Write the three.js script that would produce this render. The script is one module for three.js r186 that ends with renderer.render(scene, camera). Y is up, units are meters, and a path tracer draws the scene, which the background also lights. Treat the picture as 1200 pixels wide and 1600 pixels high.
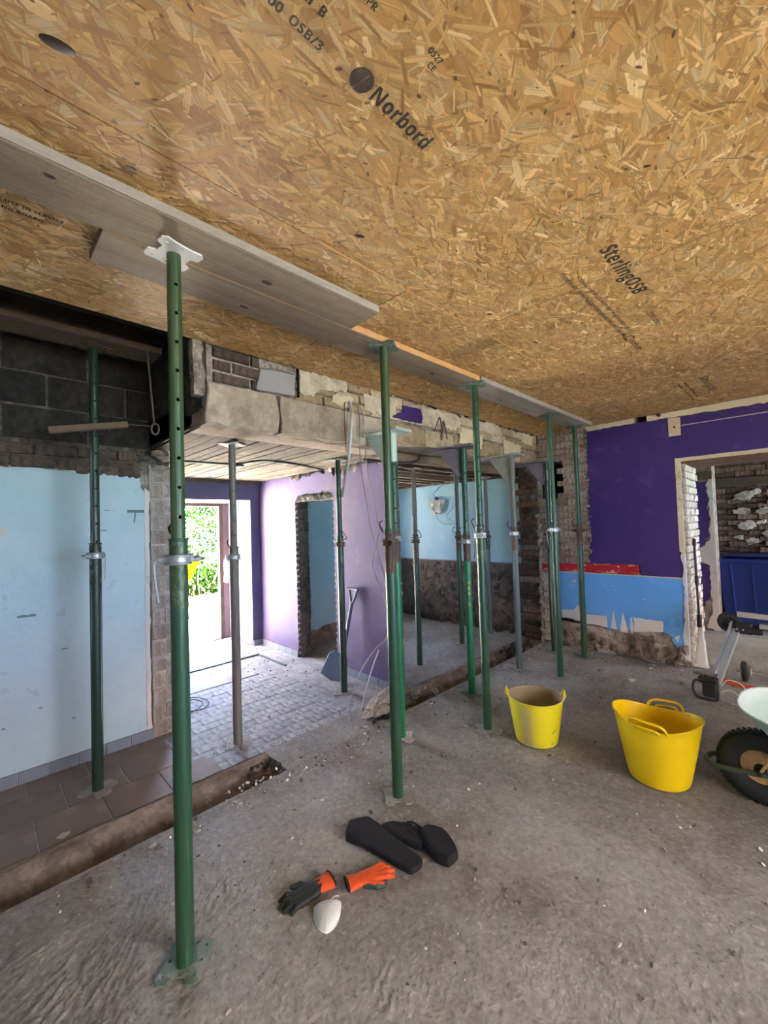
import * as THREE from 'three';
import { mergeGeometries, mergeVertices, toCreasedNormals } from 'three/addons/utils/BufferGeometryUtils.js';
import { RoundedBoxGeometry } from 'three/addons/geometries/RoundedBoxGeometry.js';
import { MarchingCubes } from 'three/addons/objects/MarchingCubes.js';
import { RectAreaLightUniformsLib } from 'three/addons/lights/RectAreaLightUniformsLib.js';
import { Sky } from 'three/addons/objects/Sky.js';
import { Brush, Evaluator, SUBTRACTION } from 'three-bvh-csg';

// ---------------------------------------------------------------- camera, sky, sun, exposure
const scene = new THREE.Scene();
const camera = new THREE.PerspectiveCamera(101.62, 3 / 4, 0.03, 300);
camera.position.set(0, 1.5, 0);
camera.quaternion.setFromRotationMatrix(new THREE.Matrix4().makeBasis(
  new THREE.Vector3(0.71052372, -0.03179977, 0.70295435),
  new THREE.Vector3(0.00106889, 0.99902598, 0.04411287),
  new THREE.Vector3(-0.70367244, -0.03059186, 0.70986565)));
const SUN_DIR = new THREE.Vector3(0.72, 0.8, -0.42).normalize();
const sky = new Sky();
sky.scale.setScalar(1000);
Object.assign(sky.material.uniforms.turbidity, { value: 6 });
Object.assign(sky.material.uniforms.rayleigh, { value: 0.55 });
Object.assign(sky.material.uniforms.mieCoefficient, { value: 0.012 });
Object.assign(sky.material.uniforms.mieDirectionalG, { value: 0.7 });
sky.material.uniforms.sunPosition.value.copy(SUN_DIR);
Object.assign(sky.material.uniforms.cloudCoverage, { value: 0.85 });
Object.assign(sky.material.uniforms.cloudDensity, { value: 0.5 });
scene.add(sky);
scene.backgroundIntensity = 4.2;
const sun = new THREE.DirectionalLight(0xfff5e6, 480);
sun.position.copy(SUN_DIR).multiplyScalar(30); sun.castShadow = true;
Object.assign(sun.shadow.camera, { left: -14, right: 14, top: 14, bottom: -14, near: 1, far: 70 });
sun.shadow.mapSize.set(4096, 4096);
scene.add(sun, sun.target);
const renderer = new THREE.WebGLRenderer({ antialias: true });
renderer.toneMapping = THREE.LinearToneMapping;
renderer.toneMappingExposure = 3.4;
renderer.shadowMap.enabled = true;

// ---------------------------------------------------------------- helpers
let seed0 = 7;
function rng(s) { let a = (s * 2654435761) >>> 0; return () => { a = (a + 0x6d2b79f5) | 0; let t = Math.imul(a ^ (a >>> 15), 1 | a); t = (t + Math.imul(t ^ (t >>> 7), 61 | t)) ^ t; return ((t ^ (t >>> 14)) >>> 0) / 4294967296; }; }
const V = (x, y, z) => new THREE.Vector3(x, y, z);
const clamp = (x, a = 0, b = 1) => Math.min(b, Math.max(a, x));
const lerp = (a, b, t) => a + (b - a) * t;
const sstep = (a, b, x) => { const t = clamp((x - a) / (b - a)); return t * t * (3 - 2 * t); };
// tileable value-noise fbm, N x N, range about 0..1
function fbm(N, f0, oct, seed, gain = 0.5, M = N) {
  const out = new Float32Array(N * M); let amp = 1, tot = 0, f = f0; const r = rng(seed);
  for (let o = 0; o < oct; o++, f *= 2, amp *= gain) {
    const fy = Math.max(1, Math.round(f * M / N)), L = new Float32Array(f * fy); for (let i = 0; i < L.length; i++) L[i] = r();
    for (let y = 0; y < M; y++) {
      const v = y / M * fy, iy = Math.floor(v); let ty = v - iy; ty = ty * ty * (3 - 2 * ty); const r0 = (iy % fy) * f, r1 = ((iy + 1) % fy) * f;
      for (let x = 0; x < N; x++) {
        const u = x / N * f, ix = Math.floor(u); let tx = u - ix; tx = tx * tx * (3 - 2 * tx); const a = ix % f, b = (ix + 1) % f;
        const p = L[r0 + a] + (L[r0 + b] - L[r0 + a]) * tx, q = L[r1 + a] + (L[r1 + b] - L[r1 + a]) * tx;
        out[y * N + x] += amp * (p + (q - p) * ty);
      }
    }
    tot += amp;
  }
  for (let i = 0; i < out.length; i++) out[i] /= tot;
  return out;
}
function finishTex(t, srgb, rx, ry) {
  t.wrapS = t.wrapT = THREE.RepeatWrapping; t.magFilter = THREE.LinearFilter; t.minFilter = THREE.LinearMipmapLinearFilter; t.generateMipmaps = true;
  if (srgb) t.colorSpace = THREE.SRGBColorSpace; t.repeat.set(rx, ry); t.needsUpdate = true; return t;
}
// texture from a function(i, x, y) -> [r,g,b] 0..255 ; size in metres sets the repeat
function colorTex(N, M, mx, my, fn) {
  const d = new Uint8Array(N * M * 4);
  for (let y = 0, i = 0; y < M; y++) for (let x = 0; x < N; x++, i++) { const c = fn(i, x, y); d[i * 4] = clamp(c[0], 0, 255); d[i * 4 + 1] = clamp(c[1], 0, 255); d[i * 4 + 2] = clamp(c[2], 0, 255); d[i * 4 + 3] = 255; }
  return finishTex(new THREE.DataTexture(d, N, M), true, 1 / mx, 1 / my);
}
function grayTex(N, M, mx, my, a) {
  const d = new Uint8Array(N * M * 4);
  for (let i = 0; i < N * M; i++) { const v = clamp(a[i]) * 255; d[i * 4] = d[i * 4 + 1] = d[i * 4 + 2] = v; d[i * 4 + 3] = 255; }
  return finishTex(new THREE.DataTexture(d, N, M), false, 1 / mx, 1 / my);
}
const retile = (t, mx, my) => { const c = t.clone(); c.repeat.set(1 / mx, 1 / my); c.needsUpdate = true; return c; };
function mat(o) { const phys = o.sheen || o.clearcoat || o.transmission; const m = phys ? new THREE.MeshPhysicalMaterial(o) : new THREE.MeshStandardMaterial(o); return m; }
const hex = (h) => [(h >> 16) & 255, (h >> 8) & 255, h & 255];
const mix3 = (a, b, t) => [a[0] + (b[0] - a[0]) * t, a[1] + (b[1] - a[1]) * t, a[2] + (b[2] - a[2]) * t];

const used = {};
function numbered(n) { if (!(n in used)) { used[n] = 0; return n; } used[n]++; return n + '_' + String(used[n]).padStart(3, '0'); }
function shade(m) { m.castShadow = m.receiveShadow = true; return m; }
function mesh(name, geo, material, parent) { const m = shade(new THREE.Mesh(geo, material)); m.name = parent ? name : numbered(name); (parent || scene).add(m); return m; }
function thing(name, label, category, pos = [0, 0, 0], turn = 0, group) {
  const o = new THREE.Group(); o.name = numbered(name); o.position.set(...pos); o.rotation.y = turn; o.userData = { label, category }; if (group) o.userData.group = group; scene.add(o); return o;
}
function tag(o, label, category, group) { Object.assign(o.userData, { label, category }); if (group) o.userData.group = group; return o; }
function struct(name) { const o = new THREE.Group(); o.name = numbered(name); o.userData.kind = 'structure'; scene.add(o); return o; }
const part = (name, parent, geo, material, pos, rot) => { const m = mesh(name, geo, material, parent); if (pos) m.position.set(...pos); if (rot) m.rotation.set(...rot); return m; };

// uv in metres by the dominant axis of each face (non-indexed result)
function boxUV(g) {
  g = g.index ? g.toNonIndexed() : g; const p = g.attributes.position, uv = new Float32Array(p.count * 2);
  const a = V(), b = V(), c = V(), n = V();
  for (let i = 0; i < p.count; i += 3) {
    a.fromBufferAttribute(p, i); b.fromBufferAttribute(p, i + 1); c.fromBufferAttribute(p, i + 2);
    n.subVectors(b, a).cross(V().subVectors(c, a)); const ax = Math.abs(n.x), ay = Math.abs(n.y), az = Math.abs(n.z);
    for (let k = 0; k < 3; k++) { const q = [a, b, c][k]; const u = ax > ay && ax > az ? q.z : q.x, v = ay >= ax && ay >= az ? q.z : q.y; uv[(i + k) * 2] = u; uv[(i + k) * 2 + 1] = v; }
  }
  g.setAttribute('uv', new THREE.BufferAttribute(uv, 2)); return g;
}
const box = (w, h, d, x = 0, y = 0, z = 0) => boxUV(new THREE.BoxGeometry(w, h, d).translate(x, y, z));
const span = (x0, x1, y0, y1, z0, z1) => box(x1 - x0, y1 - y0, z1 - z0, (x0 + x1) / 2, (y0 + y1) / 2, (z0 + z1) / 2);
const rbox = (w, h, d, r = 0.004) => boxUV(new RoundedBoxGeometry(w, h, d, 2, r));
function tube(pts, r, seg = 40, rad = 8, tension = 0.5) { return new THREE.TubeGeometry(new THREE.CatmullRomCurve3(pts.map((p) => (p.isVector3 ? p : V(...p))), false, 'catmullrom', tension), seg, r, rad, false); }
function rod(a, b, r, rad = 10) { const A = V(...a), B = V(...b), d = B.clone().sub(A), g = new THREE.CylinderGeometry(r, r, d.length(), rad); g.applyQuaternion(new THREE.Quaternion().setFromUnitVectors(V(0, 1, 0), d.clone().normalize())); return g.translate(...A.add(B).multiplyScalar(0.5).toArray()); }
function bar(a, b, w, h) { const A = V(...a), B = V(...b), d = B.clone().sub(A), g = new THREE.BoxGeometry(w, h, d.length()); const m = new THREE.Matrix4().lookAt(B, A, V(0, 1, 0)); g.applyMatrix4(m); return g.translate(...A.add(B).multiplyScalar(0.5).toArray()); }
// ragged outline: every edge is broken into steps and pushed about; entries with a third value set that edge's own raggedness
function jag(pts, amp, step, seed) {
  const r = rng(seed), out = [];
  for (let i = 0; i < pts.length; i++) {
    const a = pts[i], b = pts[(i + 1) % pts.length], k = a[2] ?? amp, dx = b[0] - a[0], dy = b[1] - a[1], L = Math.hypot(dx, dy), n = k ? Math.max(1, Math.round(L / step)) : 1;
    for (let j = 0; j < n; j++) { const t = (j + (j ? (r() - 0.5) * 0.7 : 0)) / n, o = j ? (r() - 0.5) * 2 * k : 0; out.push([a[0] + dx * t - dy / L * o, a[1] + dy * t + dx / L * o]); }
  }
  return out;
}
function shape(pts, holes = []) { const s = new THREE.Shape(pts.map((p) => new THREE.Vector2(p[0], p[1]))); for (const h of holes) s.holes.push(new THREE.Path(h.map((p) => new THREE.Vector2(p[0], p[1])))); return s; }
// slab on a wall plane. 'x': outline in (z, y), grows towards -x from x = at ; 'z': outline in (x, y), grows towards +z ; 'y': outline in (x, z), grows towards -y
function slab(plane, at, pts, thick, holes = [], bevel = 0) {
  if (plane === 'y') { pts = pts.map((p) => [p[0], -p[1]]); holes = holes.map((h) => h.map((p) => [p[0], -p[1]])); }
  let g = new THREE.ExtrudeGeometry(shape(pts, holes), { depth: thick - bevel, bevelEnabled: bevel > 0, bevelThickness: bevel, bevelSize: bevel * 0.8, bevelOffset: -bevel * 0.8, bevelSegments: 1, steps: 1 });
  if (plane === 'x') g.rotateY(-Math.PI / 2).translate(at, 0, 0);
  else if (plane === 'z') g.translate(0, 0, at);
  else g.rotateX(-Math.PI / 2).translate(0, at - thick, 0);
  return boxUV(g);
}
const rect = (a, b, c, d) => [[a, c], [b, c], [b, d], [a, d]];
// a worn brick: front face (+z) chamfered, corners knocked about. 28 triangles, six variants
function brickGeo(w, h, d, jit, s, cham = 0.006) {
  const r = rng(s), j = () => (r() - 0.5) * 2 * jit, X = w / 2, Y = h / 2, Z = d / 2;
  const ring = (x, y, z, k) => [[-x, -y], [x, -y], [x, y], [-x, y]].map((p) => V(p[0] + j() * k, p[1] + j() * k, z + j() * k));
  const B = ring(X, Y, -Z, 0.3), F = ring(X, Y, Z - cham, 0.6), T = ring(X - cham, Y - cham, Z, 1), pos = [];
  const mid = V((r() - 0.5) * w * 0.3, (r() - 0.5) * h * 0.3, Z + j() * 0.8);
  const q = (a, b, c, e) => pos.push(a, b, c, a, c, e);
  for (let i = 0; i < 4; i++) { const n = (i + 1) % 4; q(B[i], B[n], F[n], F[i]); q(F[i], F[n], T[n], T[i]); pos.push(T[i], T[n], mid); }
  q(B[3], B[2], B[1], B[0]);
  const g = new THREE.BufferGeometry().setFromPoints(pos); boxUV(g); g.computeVertexNormals(); return g;
}
function rockGeo(s, detail = 1, flat = 0.7) {
  const g = new THREE.IcosahedronGeometry(1, detail), p = g.attributes.position, r = rng(s), m = new Map();
  for (let i = 0; i < p.count; i++) { const k = [p.getX(i), p.getY(i), p.getZ(i)].map((v) => v.toFixed(3)).join(); if (!m.has(k)) m.set(k, 0.72 + r() * 0.5); const f = m.get(k); p.setXYZ(i, p.getX(i) * f, p.getY(i) * f * flat, p.getZ(i) * f); }
  g.computeVertexNormals(); return boxUV(g);
}
const rocks = [1, 2, 3, 4, 5, 6].map((s) => rockGeo(s * 11, 1, 0.75));
const brickSets = {};
function bricksOf(len, h, d, jit) { const k = [len, h, d, jit].join(); return brickSets[k] ||= [1, 2, 3, 4, 5, 6].map((s) => brickGeo(len, h, d, jit, s * 17 + Math.round(len * 1000))); }
// courses of single bricks, each a mesh of its own
function brickField(parent, plane, at, u0, u1, y0, y1, o) {
  const { len = 0.215, h = 0.065, d = 0.1, joint = 0.01, jit = 0.004, mats, seed = 1, keep = () => true, proud = 0.006, name = 'brick', header = 0 } = o;
  const r = rng(seed), geos = bricksOf(len, h, d, jit), half = bricksOf(len / 2 - joint / 2, h, d, jit); let row = 0, n = 0;
  for (let y = y0; y + h * 0.6 <= y1; y += h + joint, row++) {
    let u = u0 - ((row % 2) * (len + joint)) / 2; const isHead = header && row % header === 1, L = isHead ? len / 2 - joint / 2 : len;
    for (; u < u1 - 0.015; u += L + joint) {
      const a = Math.max(u, u0), b = Math.min(u + L, u1); if (b - a < 0.03) continue;
      const cu = (a + b) / 2, cy = y + h / 2, push = (r() - 0.5) * 2 * proud, pick = Math.floor(r() * 6), mm = mats[Math.floor(r() * mats.length)], tilt = (r() - 0.5) * 0.02;
      if (!keep(cu, cy, row, r)) continue;
      const m = mesh(name, (isHead ? half : geos)[pick], mm, parent); m.scale.x = (b - a) / L; n++;
      if (plane === 'x') { m.position.set(at + d / 2 + push, cy, cu); m.rotation.y = -Math.PI / 2; m.rotation.z = 0; }
      else { m.position.set(cu, cy, at - d / 2 + push); m.rotation.z = tilt * 0.5; }
    }
  }
  return n;
}

// ---------------------------------------------------------------- materials
const N = 512;
const nA = fbm(1024, 4, 7, 3, 0.55), nB = fbm(1024, 8, 6, 5, 0.6), nF = fbm(N, 16, 5, 9, 0.7), nC = fbm(N, 4, 6, 13, 0.55), nD = fbm(N, 8, 5, 21, 0.6);
const nG = fbm(1024, 150, 3, 17, 0.75), fineBump = grayTex(N, N, 0.5, 0.5, nF);
const roughBump = grayTex(1024, 1024, 0.9, 0.9, nB);
// dusty concrete
const concreteTex = colorTex(1024, 1024, 2.6, 2.6, (i, x, y) => {
  const a = nA[i], b = nB[i], f = nF[(y % N) * N + (x % N)];
  let c = mix3([126, 126, 123], [153, 154, 152], sstep(0.3, 0.7, a)); c = mix3(c, [104, 98, 90], sstep(0.5, 0.75, b) * 0.35);
  const g = nG[i], k = (f - 0.5) * 26 + (g - 0.5) * 46; c = [c[0] + k, c[1] + k, c[2] + k]; c = mix3(c, [196, 192, 184], sstep(0.76, 0.84, g) * 0.6); c = mix3(c, [84, 76, 68], sstep(0.22, 0.15, g) * 0.6); return c;
});
const concreteBump = grayTex(1024, 1024, 2.6, 2.6, nA.map((v, i) => v * 0.45 + nB[i] * 0.35 + nG[i] * 0.3));
const M = {};
M.concrete = mat({ map: concreteTex, bumpMap: concreteBump, bumpScale: 0.018, roughness: 0.8 });
const plasterTex = (base, worn, spots, seed, amt = 0.5) => { const s = fbm(N, 3, 6, seed, 0.55), t = fbm(N, 12, 4, seed + 1, 0.6); return colorTex(N, N, 1.7, 1.7, (i) => { let c = mix3(hex(base), hex(worn), sstep(0.42, 0.75, s[i]) * amt); if (t[i] > 0.74) c = mix3(c, hex(spots), 0.55); const k = (t[i] - 0.5) * 10; return [c[0] + k, c[1] + k, c[2] + k]; }); };
M.blueWall = mat({ map: plasterTex(0xa9bfc3, 0xb8c8c9, 0x96abb0, 31, 0.8), bumpMap: roughBump, bumpScale: 0.004, roughness: 0.55 });
M.bathBlue = mat({ map: plasterTex(0x96bfcc, 0xa6c6ce, 0xa4c0c8, 33, 0.6), bumpMap: roughBump, bumpScale: 0.004, roughness: 0.6 });
M.purple = mat({ map: plasterTex(0x392265, 0x412a6b, 0x4b3873, 35, 0.6), bumpMap: roughBump, bumpScale: 0.003, roughness: 0.6 });
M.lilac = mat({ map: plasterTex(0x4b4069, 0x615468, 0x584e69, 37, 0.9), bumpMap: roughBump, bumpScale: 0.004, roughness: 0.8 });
M.hallPurple = mat({ map: plasterTex(0x4d4a6a, 0x55516f, 0x5c5972, 39, 0.6), bumpMap: roughBump, bumpScale: 0.004, roughness: 0.6 });
M.revealPink = mat({ map: plasterTex(0x5c5158, 0x675d61, 0x544a52, 41, 0.8), bumpMap: roughBump, bumpScale: 0.004, roughness: 0.9 });
M.dado = mat({ map: plasterTex(0x60a6e6, 0x6caee8, 0x7cb8ea, 43, 0.6), bumpMap: roughBump, bumpScale: 0.003, roughness: 0.5 });
M.white = mat({ map: plasterTex(0xd5d6d2, 0xc2c3c0, 0xa9aaa6, 45, 0.7), bumpMap: fineBump, bumpScale: 0.004, roughness: 0.85 });
M.cream = mat({ map: plasterTex(0xd9c9a8, 0xc4b08c, 0xa8926e, 47, 0.7), bumpMap: fineBump, bumpScale: 0.005, roughness: 0.85 });
M.shell = mat({ map: plasterTex(0xcfc8bc, 0xbdb6aa, 0xa8a196, 49, 0.6), bumpMap: roughBump, bumpScale: 0.003, roughness: 0.8 });
const redTex = (() => { const s = fbm(N, 6, 6, 51, 0.6), t = fbm(N, 4, 3, 52); return colorTex(N, N, 0.35, 0.35, (i, x, y) => { let c = [176, 28, 44]; if (s[i] > 0.535 && t[i] > 0.4) c = [206, 178, 150]; const k = (s[i] - 0.5) * 30; return [c[0] + k, c[1] + k, c[2] + k]; }); })();
M.red = mat({ map: redTex, bumpMap: fineBump, bumpScale: 0.004, roughness: 0.5 });
// torn, lime-stained masonry
const limeTex = (c0, c1, c2, c3, seed, m = 1.3) => { const s = fbm(1024, 5, 7, seed, 0.58), t = fbm(1024, 9, 7, seed + 3, 0.68); return colorTex(1024, 1024, m, m, (i, x, y) => { let c = mix3(hex(c0), hex(c1), sstep(0.36, 0.64, s[i])); c = mix3(c, hex(c2), sstep(0.53, 0.66, t[i]) * 0.75); c = mix3(c, hex(c3), sstep(0.44, 0.33, t[i]) * 0.7); const f = nF[(y % N) * N + (x % N)], k = (f - 0.5) * 36; return [c[0] + k, c[1] + k, c[2] + k]; }); };
M.lintel = mat({ map: limeTex(0xa3907c, 0xab9985, 0xbdac97, 0x8d7a67, 61), bumpMap: roughBump, bumpScale: 0.012, roughness: 0.9 });
M.lime = mat({ map: limeTex(0xbfae97, 0xd0bfa6, 0xdfd1ba, 0x9d8a74, 65, 0.9), bumpMap: roughBump, bumpScale: 0.014, roughness: 0.9 });
M.mortar = mat({ map: limeTex(0x8c8074, 0xa49a8c, 0xb9b0a2, 0x5f554b, 69, 0.6), bumpMap: fineBump, bumpScale: 0.012, roughness: 0.95 });
M.darkMortar = mat({ map: limeTex(0x4c443d, 0x5c544b, 0x776e63, 0x2e2925, 73, 0.6), bumpMap: fineBump, bumpScale: 0.012, roughness: 0.95 });
M.soot = mat({ map: limeTex(0x38322d, 0x443d36, 0x5a5148, 0x26211e, 77, 0.9), bumpMap: roughBump, bumpScale: 0.01, roughness: 0.95 });
M.stone = mat({ map: limeTex(0x524d48, 0x5c5751, 0x6e6860, 0x433f3a, 81, 0.7), bumpMap: roughBump, bumpScale: 0.014, roughness: 0.9 });
const tinted = (base, list, bump = fineBump, bs = 0.008, rough = 0.9) => list.map((c) => mat({ color: c, map: base, bumpMap: bump, bumpScale: bs, roughness: rough }));
const grimeTex = colorTex(N, N, 0.45, 0.45, (i) => { const k = clamp(0.82 + (nC[i] - 0.5) * 0.75 + (nF[i] - 0.5) * 0.7, 0.42, 1) * 255; return [k, k * 0.985, k * 0.96]; });
M.dustBricks = tinted(grimeTex, [0xb3a191, 0xa89484, 0xbcab9c, 0x9f8b7c, 0xb8a79b, 0xa58c7c]);
M.darkBricks = tinted(grimeTex, [0x5f5047, 0x6b5a4f, 0x52463f, 0x716055, 0x5d4a41]);
M.rawBricks = tinted(grimeTex, [0x7a5444, 0x856050, 0x5f4c42, 0x51473f, 0x443d38, 0x6b5c51, 0x857a70]);
M.paintBricks = tinted(grimeTex, [0xf1ead9, 0xe6dcc8, 0xf5f0e2, 0xdccfb8, 0xebe3d2]);
M.pierBricks = tinted(limeTex(0xa9a199, 0xb6aea6, 0xc6bfb6, 0x8c847c, 169, 0.7), [0xf2ece6, 0xe4ddd6, 0xd6cec6, 0xeee8e2], fineBump, 0.004);
M.blocks = tinted(grimeTex, [0x342f2c, 0x3a3531, 0x2f2b28, 0x3d3834]);
M.paleBlocks = tinted(limeTex(0xbcac98, 0xcbbba4, 0xdccdb8, 0x9c8a76, 85, 0.8), [0xf4ece0, 0xe6dccb, 0xd8cbb8, 0xc9b9a4], roughBump, 0.012);
M.farBricks = tinted(grimeTex, [0x8a7364, 0x7a6558, 0x94806f, 0x6d5a4f, 0x9b8474]);
M.stones = tinted(grimeTex, [0x5f5a54, 0x67625b, 0x57524d, 0x6f6962, 0x524e49]);
M.pale = tinted(grimeTex, [0xe2dccf, 0xd4cdbf, 0xc6bdae, 0xeee9de]);
// OSB: thousands of overlapping strands
function osbCanvas(seed, S = 2048) {
  const c = document.createElement('canvas'); c.width = c.height = S; const g = c.getContext('2d'), r = rng(seed), px = S / 2.44;
  g.fillStyle = '#c99a5e'; g.fillRect(0, 0, S, S);
  const cols = [[222, 182, 118], [214, 171, 106], [203, 158, 93], [230, 194, 134], [190, 143, 80], [240, 210, 156], [217, 175, 111], [208, 164, 100], [178, 130, 72]];
  for (let i = 0; i < 12500; i++) {
    const big = i < 4200 ? 1.75 : i < 8200 ? 1.1 : 0.62, L = (0.035 + r() * 0.085) * big * px, w = (0.005 + r() * r() * 0.026) * big * px, a = (r() + r() + r() - 1.5) * 1.25, x = r() * S, y = r() * S, k = 0.83 + r() * 0.28, q = cols[Math.floor(r() * cols.length)];
    for (const [ox, oy] of [[0, 0], [x < L ? S : x > S - L ? -S : 0, 0], [0, y < L ? S : y > S - L ? -S : 0]]) {
      if ((ox || oy) === 0 && (ox !== 0 || oy !== 0)) continue;
      g.save(); g.translate(x + ox, y + oy); g.rotate(a);
      const n = 5, top = [], bot = []; const rr = rng(i * 3 + seed);
      for (let j = 0; j <= n; j++) { const t = j / n * 2 - 1, e = 1 - 0.35 * Math.abs(t) ** 3; top.push([t * L / 2 + (rr() - 0.5) * 4, -w / 2 * e * (0.8 + rr() * 0.4)]); bot.push([t * L / 2 + (rr() - 0.5) * 4, w / 2 * e * (0.8 + rr() * 0.4)]); }
      const P = () => { g.beginPath(); top.forEach((p, j) => (j ? g.lineTo(p[0], p[1]) : g.moveTo(p[0], p[1]))); bot.reverse().forEach((p) => g.lineTo(p[0], p[1])); bot.reverse(); g.closePath(); };
      P(); g.fillStyle = `rgb(${q[0] * k | 0},${q[1] * k | 0},${q[2] * k | 0})`; g.globalAlpha = 0.62 + rr() * 0.36; g.fill();
      g.globalAlpha = 0.22 * rr(); g.lineWidth = 1.4; g.strokeStyle = rr() < 0.5 ? '#7a5426' : '#5f3f1c'; g.stroke();
      g.globalAlpha = 0.13; g.strokeStyle = rr() < 0.6 ? '#6d4a20' : '#f7dfae'; for (let j = 0; j < 6; j++) { const yy = (rr() - 0.5) * w * 0.7; g.beginPath(); g.moveTo(-L * 0.45, yy); g.lineTo(L * 0.45, yy + (rr() - 0.5) * 3); g.stroke(); }
      g.restore(); g.globalAlpha = 1; if (ox === 0 && oy === 0 && !(x < L || x > S - L || y < L || y > S - L)) break;
    }
  }
  for (let i = 0; i < 900; i++) { g.save(); g.translate(r() * S, r() * S); g.rotate((r() - 0.5) * 2); g.globalAlpha = 0.35 + r() * 0.45; g.fillStyle = r() < 0.6 ? '#3c2512' : '#6b4420'; g.beginPath(); g.ellipse(0, 0, 1.5 + r() * 7, 1 + r() * 2.6, 0, 0, 7); g.fill(); g.restore(); }
  return c;
}
const osbC = osbCanvas(5), osbTex = finishTex(new THREE.CanvasTexture(osbC), true, 1 / 2.44, 1 / 2.44);
M.osb = mat({ map: osbTex, bumpMap: Object.assign(finishTex(new THREE.CanvasTexture(osbC), false, 1 / 2.44, 1 / 2.44), {}), bumpScale: 0.0022, roughness: 0.62 });
// sawn timber, dusty
function woodTex(base, dark, seed, sx = 1.6, sy = 0.23) {
  const s = fbm(N, 3, 5, seed, 0.6), t = fbm(N, 2, 4, seed + 1);
  return colorTex(1024, 256, sx, sy, (i, x, y) => { const w = t[((y * 2) % N) * N + ((x >> 2) % N)], g = 0.5 + 0.5 * Math.sin((y / 256 + w * 0.5) * 70), f = s[((y * 2) % N) * N + ((x >> 3) % N)]; let c = mix3(hex(base), hex(dark), clamp(g * 0.14 + (f - 0.32) * 1.1)); const k = (nF[((y * 2) % N) * N + (x % N)] - 0.5) * 26; return [c[0] + k, c[1] + k, c[2] + k]; });
}
const woodA = woodTex(0x9c8a72, 0x6b5a46, 91), woodB = woodTex(0xa9a297, 0x8a8074, 93), woodC = woodTex(0xd9a870, 0xc08e56, 95);
M.plankOld = mat({ map: woodA, bumpMap: fineBump, bumpScale: 0.003, roughness: 0.8 });
M.plankPale = mat({ map: woodB, bumpMap: fineBump, bumpScale: 0.003, roughness: 0.85 });
M.plankEdge = mat({ map: woodC, bumpMap: fineBump, bumpScale: 0.003, roughness: 0.7 });
M.laths = [limeTex(0x574d40, 0x6e6351, 0x8a7d68, 0x2c2620, 163, 0.8), limeTex(0x453c2f, 0x5a4f40, 0x776a56, 0x241f1a, 165, 0.8), limeTex(0x655a49, 0x776a57, 0x918470, 0x383027, 167, 0.8)].map((t) => mat({ map: t, color: 0xd0ccc6, bumpMap: roughBump, bumpScale: 0.012, roughness: 0.95 }));
M.joist = mat({ map: woodTex(0x5d5042, 0x3a3128, 107, 1.4, 0.3), bumpMap: fineBump, bumpScale: 0.004, roughness: 0.9 });
M.timber = mat({ map: woodTex(0x8a745c, 0x5b4a38, 109, 0.9, 0.2), bumpMap: fineBump, bumpScale: 0.003, roughness: 0.85 });
M.frameBrown = mat({ map: woodTex(0x3c2f27, 0x2a211b, 111, 0.9, 0.2), bumpMap: fineBump, bumpScale: 0.002, roughness: 0.6 });
// prop paints
const paintTex = (base, chip, dust, seed, amt) => { const s = fbm(N, 6, 6, seed, 0.6), t = fbm(N, 3, 4, seed + 2); return colorTex(N, N, 0.6, 0.9, (i) => { let c = mix3(hex(base), hex(dust), sstep(0.45, 0.8, t[i]) * amt); if (s[i] > 0.69) c = hex(chip); else if (s[i] > 0.67) c = mix3(c, hex(chip), 0.5); const k = (s[i] - 0.5) * 24; return [c[0] + k, c[1] + k, c[2] + k]; }); };
const metal = (base, chip, dust, seed, amt, rough = 0.45, metalness = 0.1) => mat({ map: paintTex(base, chip, dust, seed, amt), bumpMap: fineBump, bumpScale: 0.0012, roughness: rough, metalness });
M.green = metal(0x2a4e38, 0x4a6d56, 0x486652, 121, 0.5, 0.36);
M.bright = metal(0x1d7049, 0x47906d, 0x35805b, 123, 0.35, 0.36);
M.olive = metal(0x374f2e, 0x5a6852, 0x556249, 125, 0.5, 0.38);
M.deepGreen = metal(0x21372a, 0x7d867f, 0x3e5246, 127, 0.5, 0.38);
M.dusty = metal(0x6a675f, 0x8b877e, 0x85817a, 129, 0.6, 0.6);
M.slate = metal(0x4c5c58, 0x86908c, 0x6d7976, 131, 0.6, 0.5);
M.brown = metal(0x5f5246, 0x776a5c, 0x7a6d5f, 133, 0.6, 0.6);
M.galv = metal(0xb4b9b8, 0x8f9493, 0xc8cccb, 135, 0.5, 0.38, 0.75);
M.silver = metal(0xd9dede, 0xbcc1c1, 0xe8ebeb, 137, 0.5, 0.4, 0.45);
M.rust = metal(0x5a4a40, 0x79604d, 0x6a5a4e, 139, 0.6, 0.7, 0.4);
M.whitePlate = metal(0xe9e6dc, 0xc9c4b4, 0xf4f2ea, 141, 0.5, 0.6, 0);
M.plateGreen = metal(0x556859, 0x868f86, 0x76827a, 143, 0.7, 0.6);
M.plateGrey = metal(0x8e8f8a, 0xa7a7a2, 0xa5a39c, 145, 0.6, 0.7);
M.dustWhite = metal(0xc9c6bc, 0xa39f93, 0xd9d6cc, 147, 0.6, 0.7, 0);
M.paleGreen = metal(0xb9c6bb, 0x9aa69c, 0xcdd6ce, 149, 0.5, 0.5, 0.2);
M.mauve = metal(0x7b7078, 0x8f868c, 0x8b8288, 151, 0.5, 0.6, 0.2);
M.black = mat({ color: 0x18191b, roughness: 0.6, bumpMap: fineBump, bumpScale: 0.001 });
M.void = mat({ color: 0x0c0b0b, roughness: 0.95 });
M.rubber = mat({ color: 0x22282a, roughness: 0.75, bumpMap: fineBump, bumpScale: 0.002 });
M.cablePale = mat({ color: 0x9c9896, roughness: 0.5 });
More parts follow.
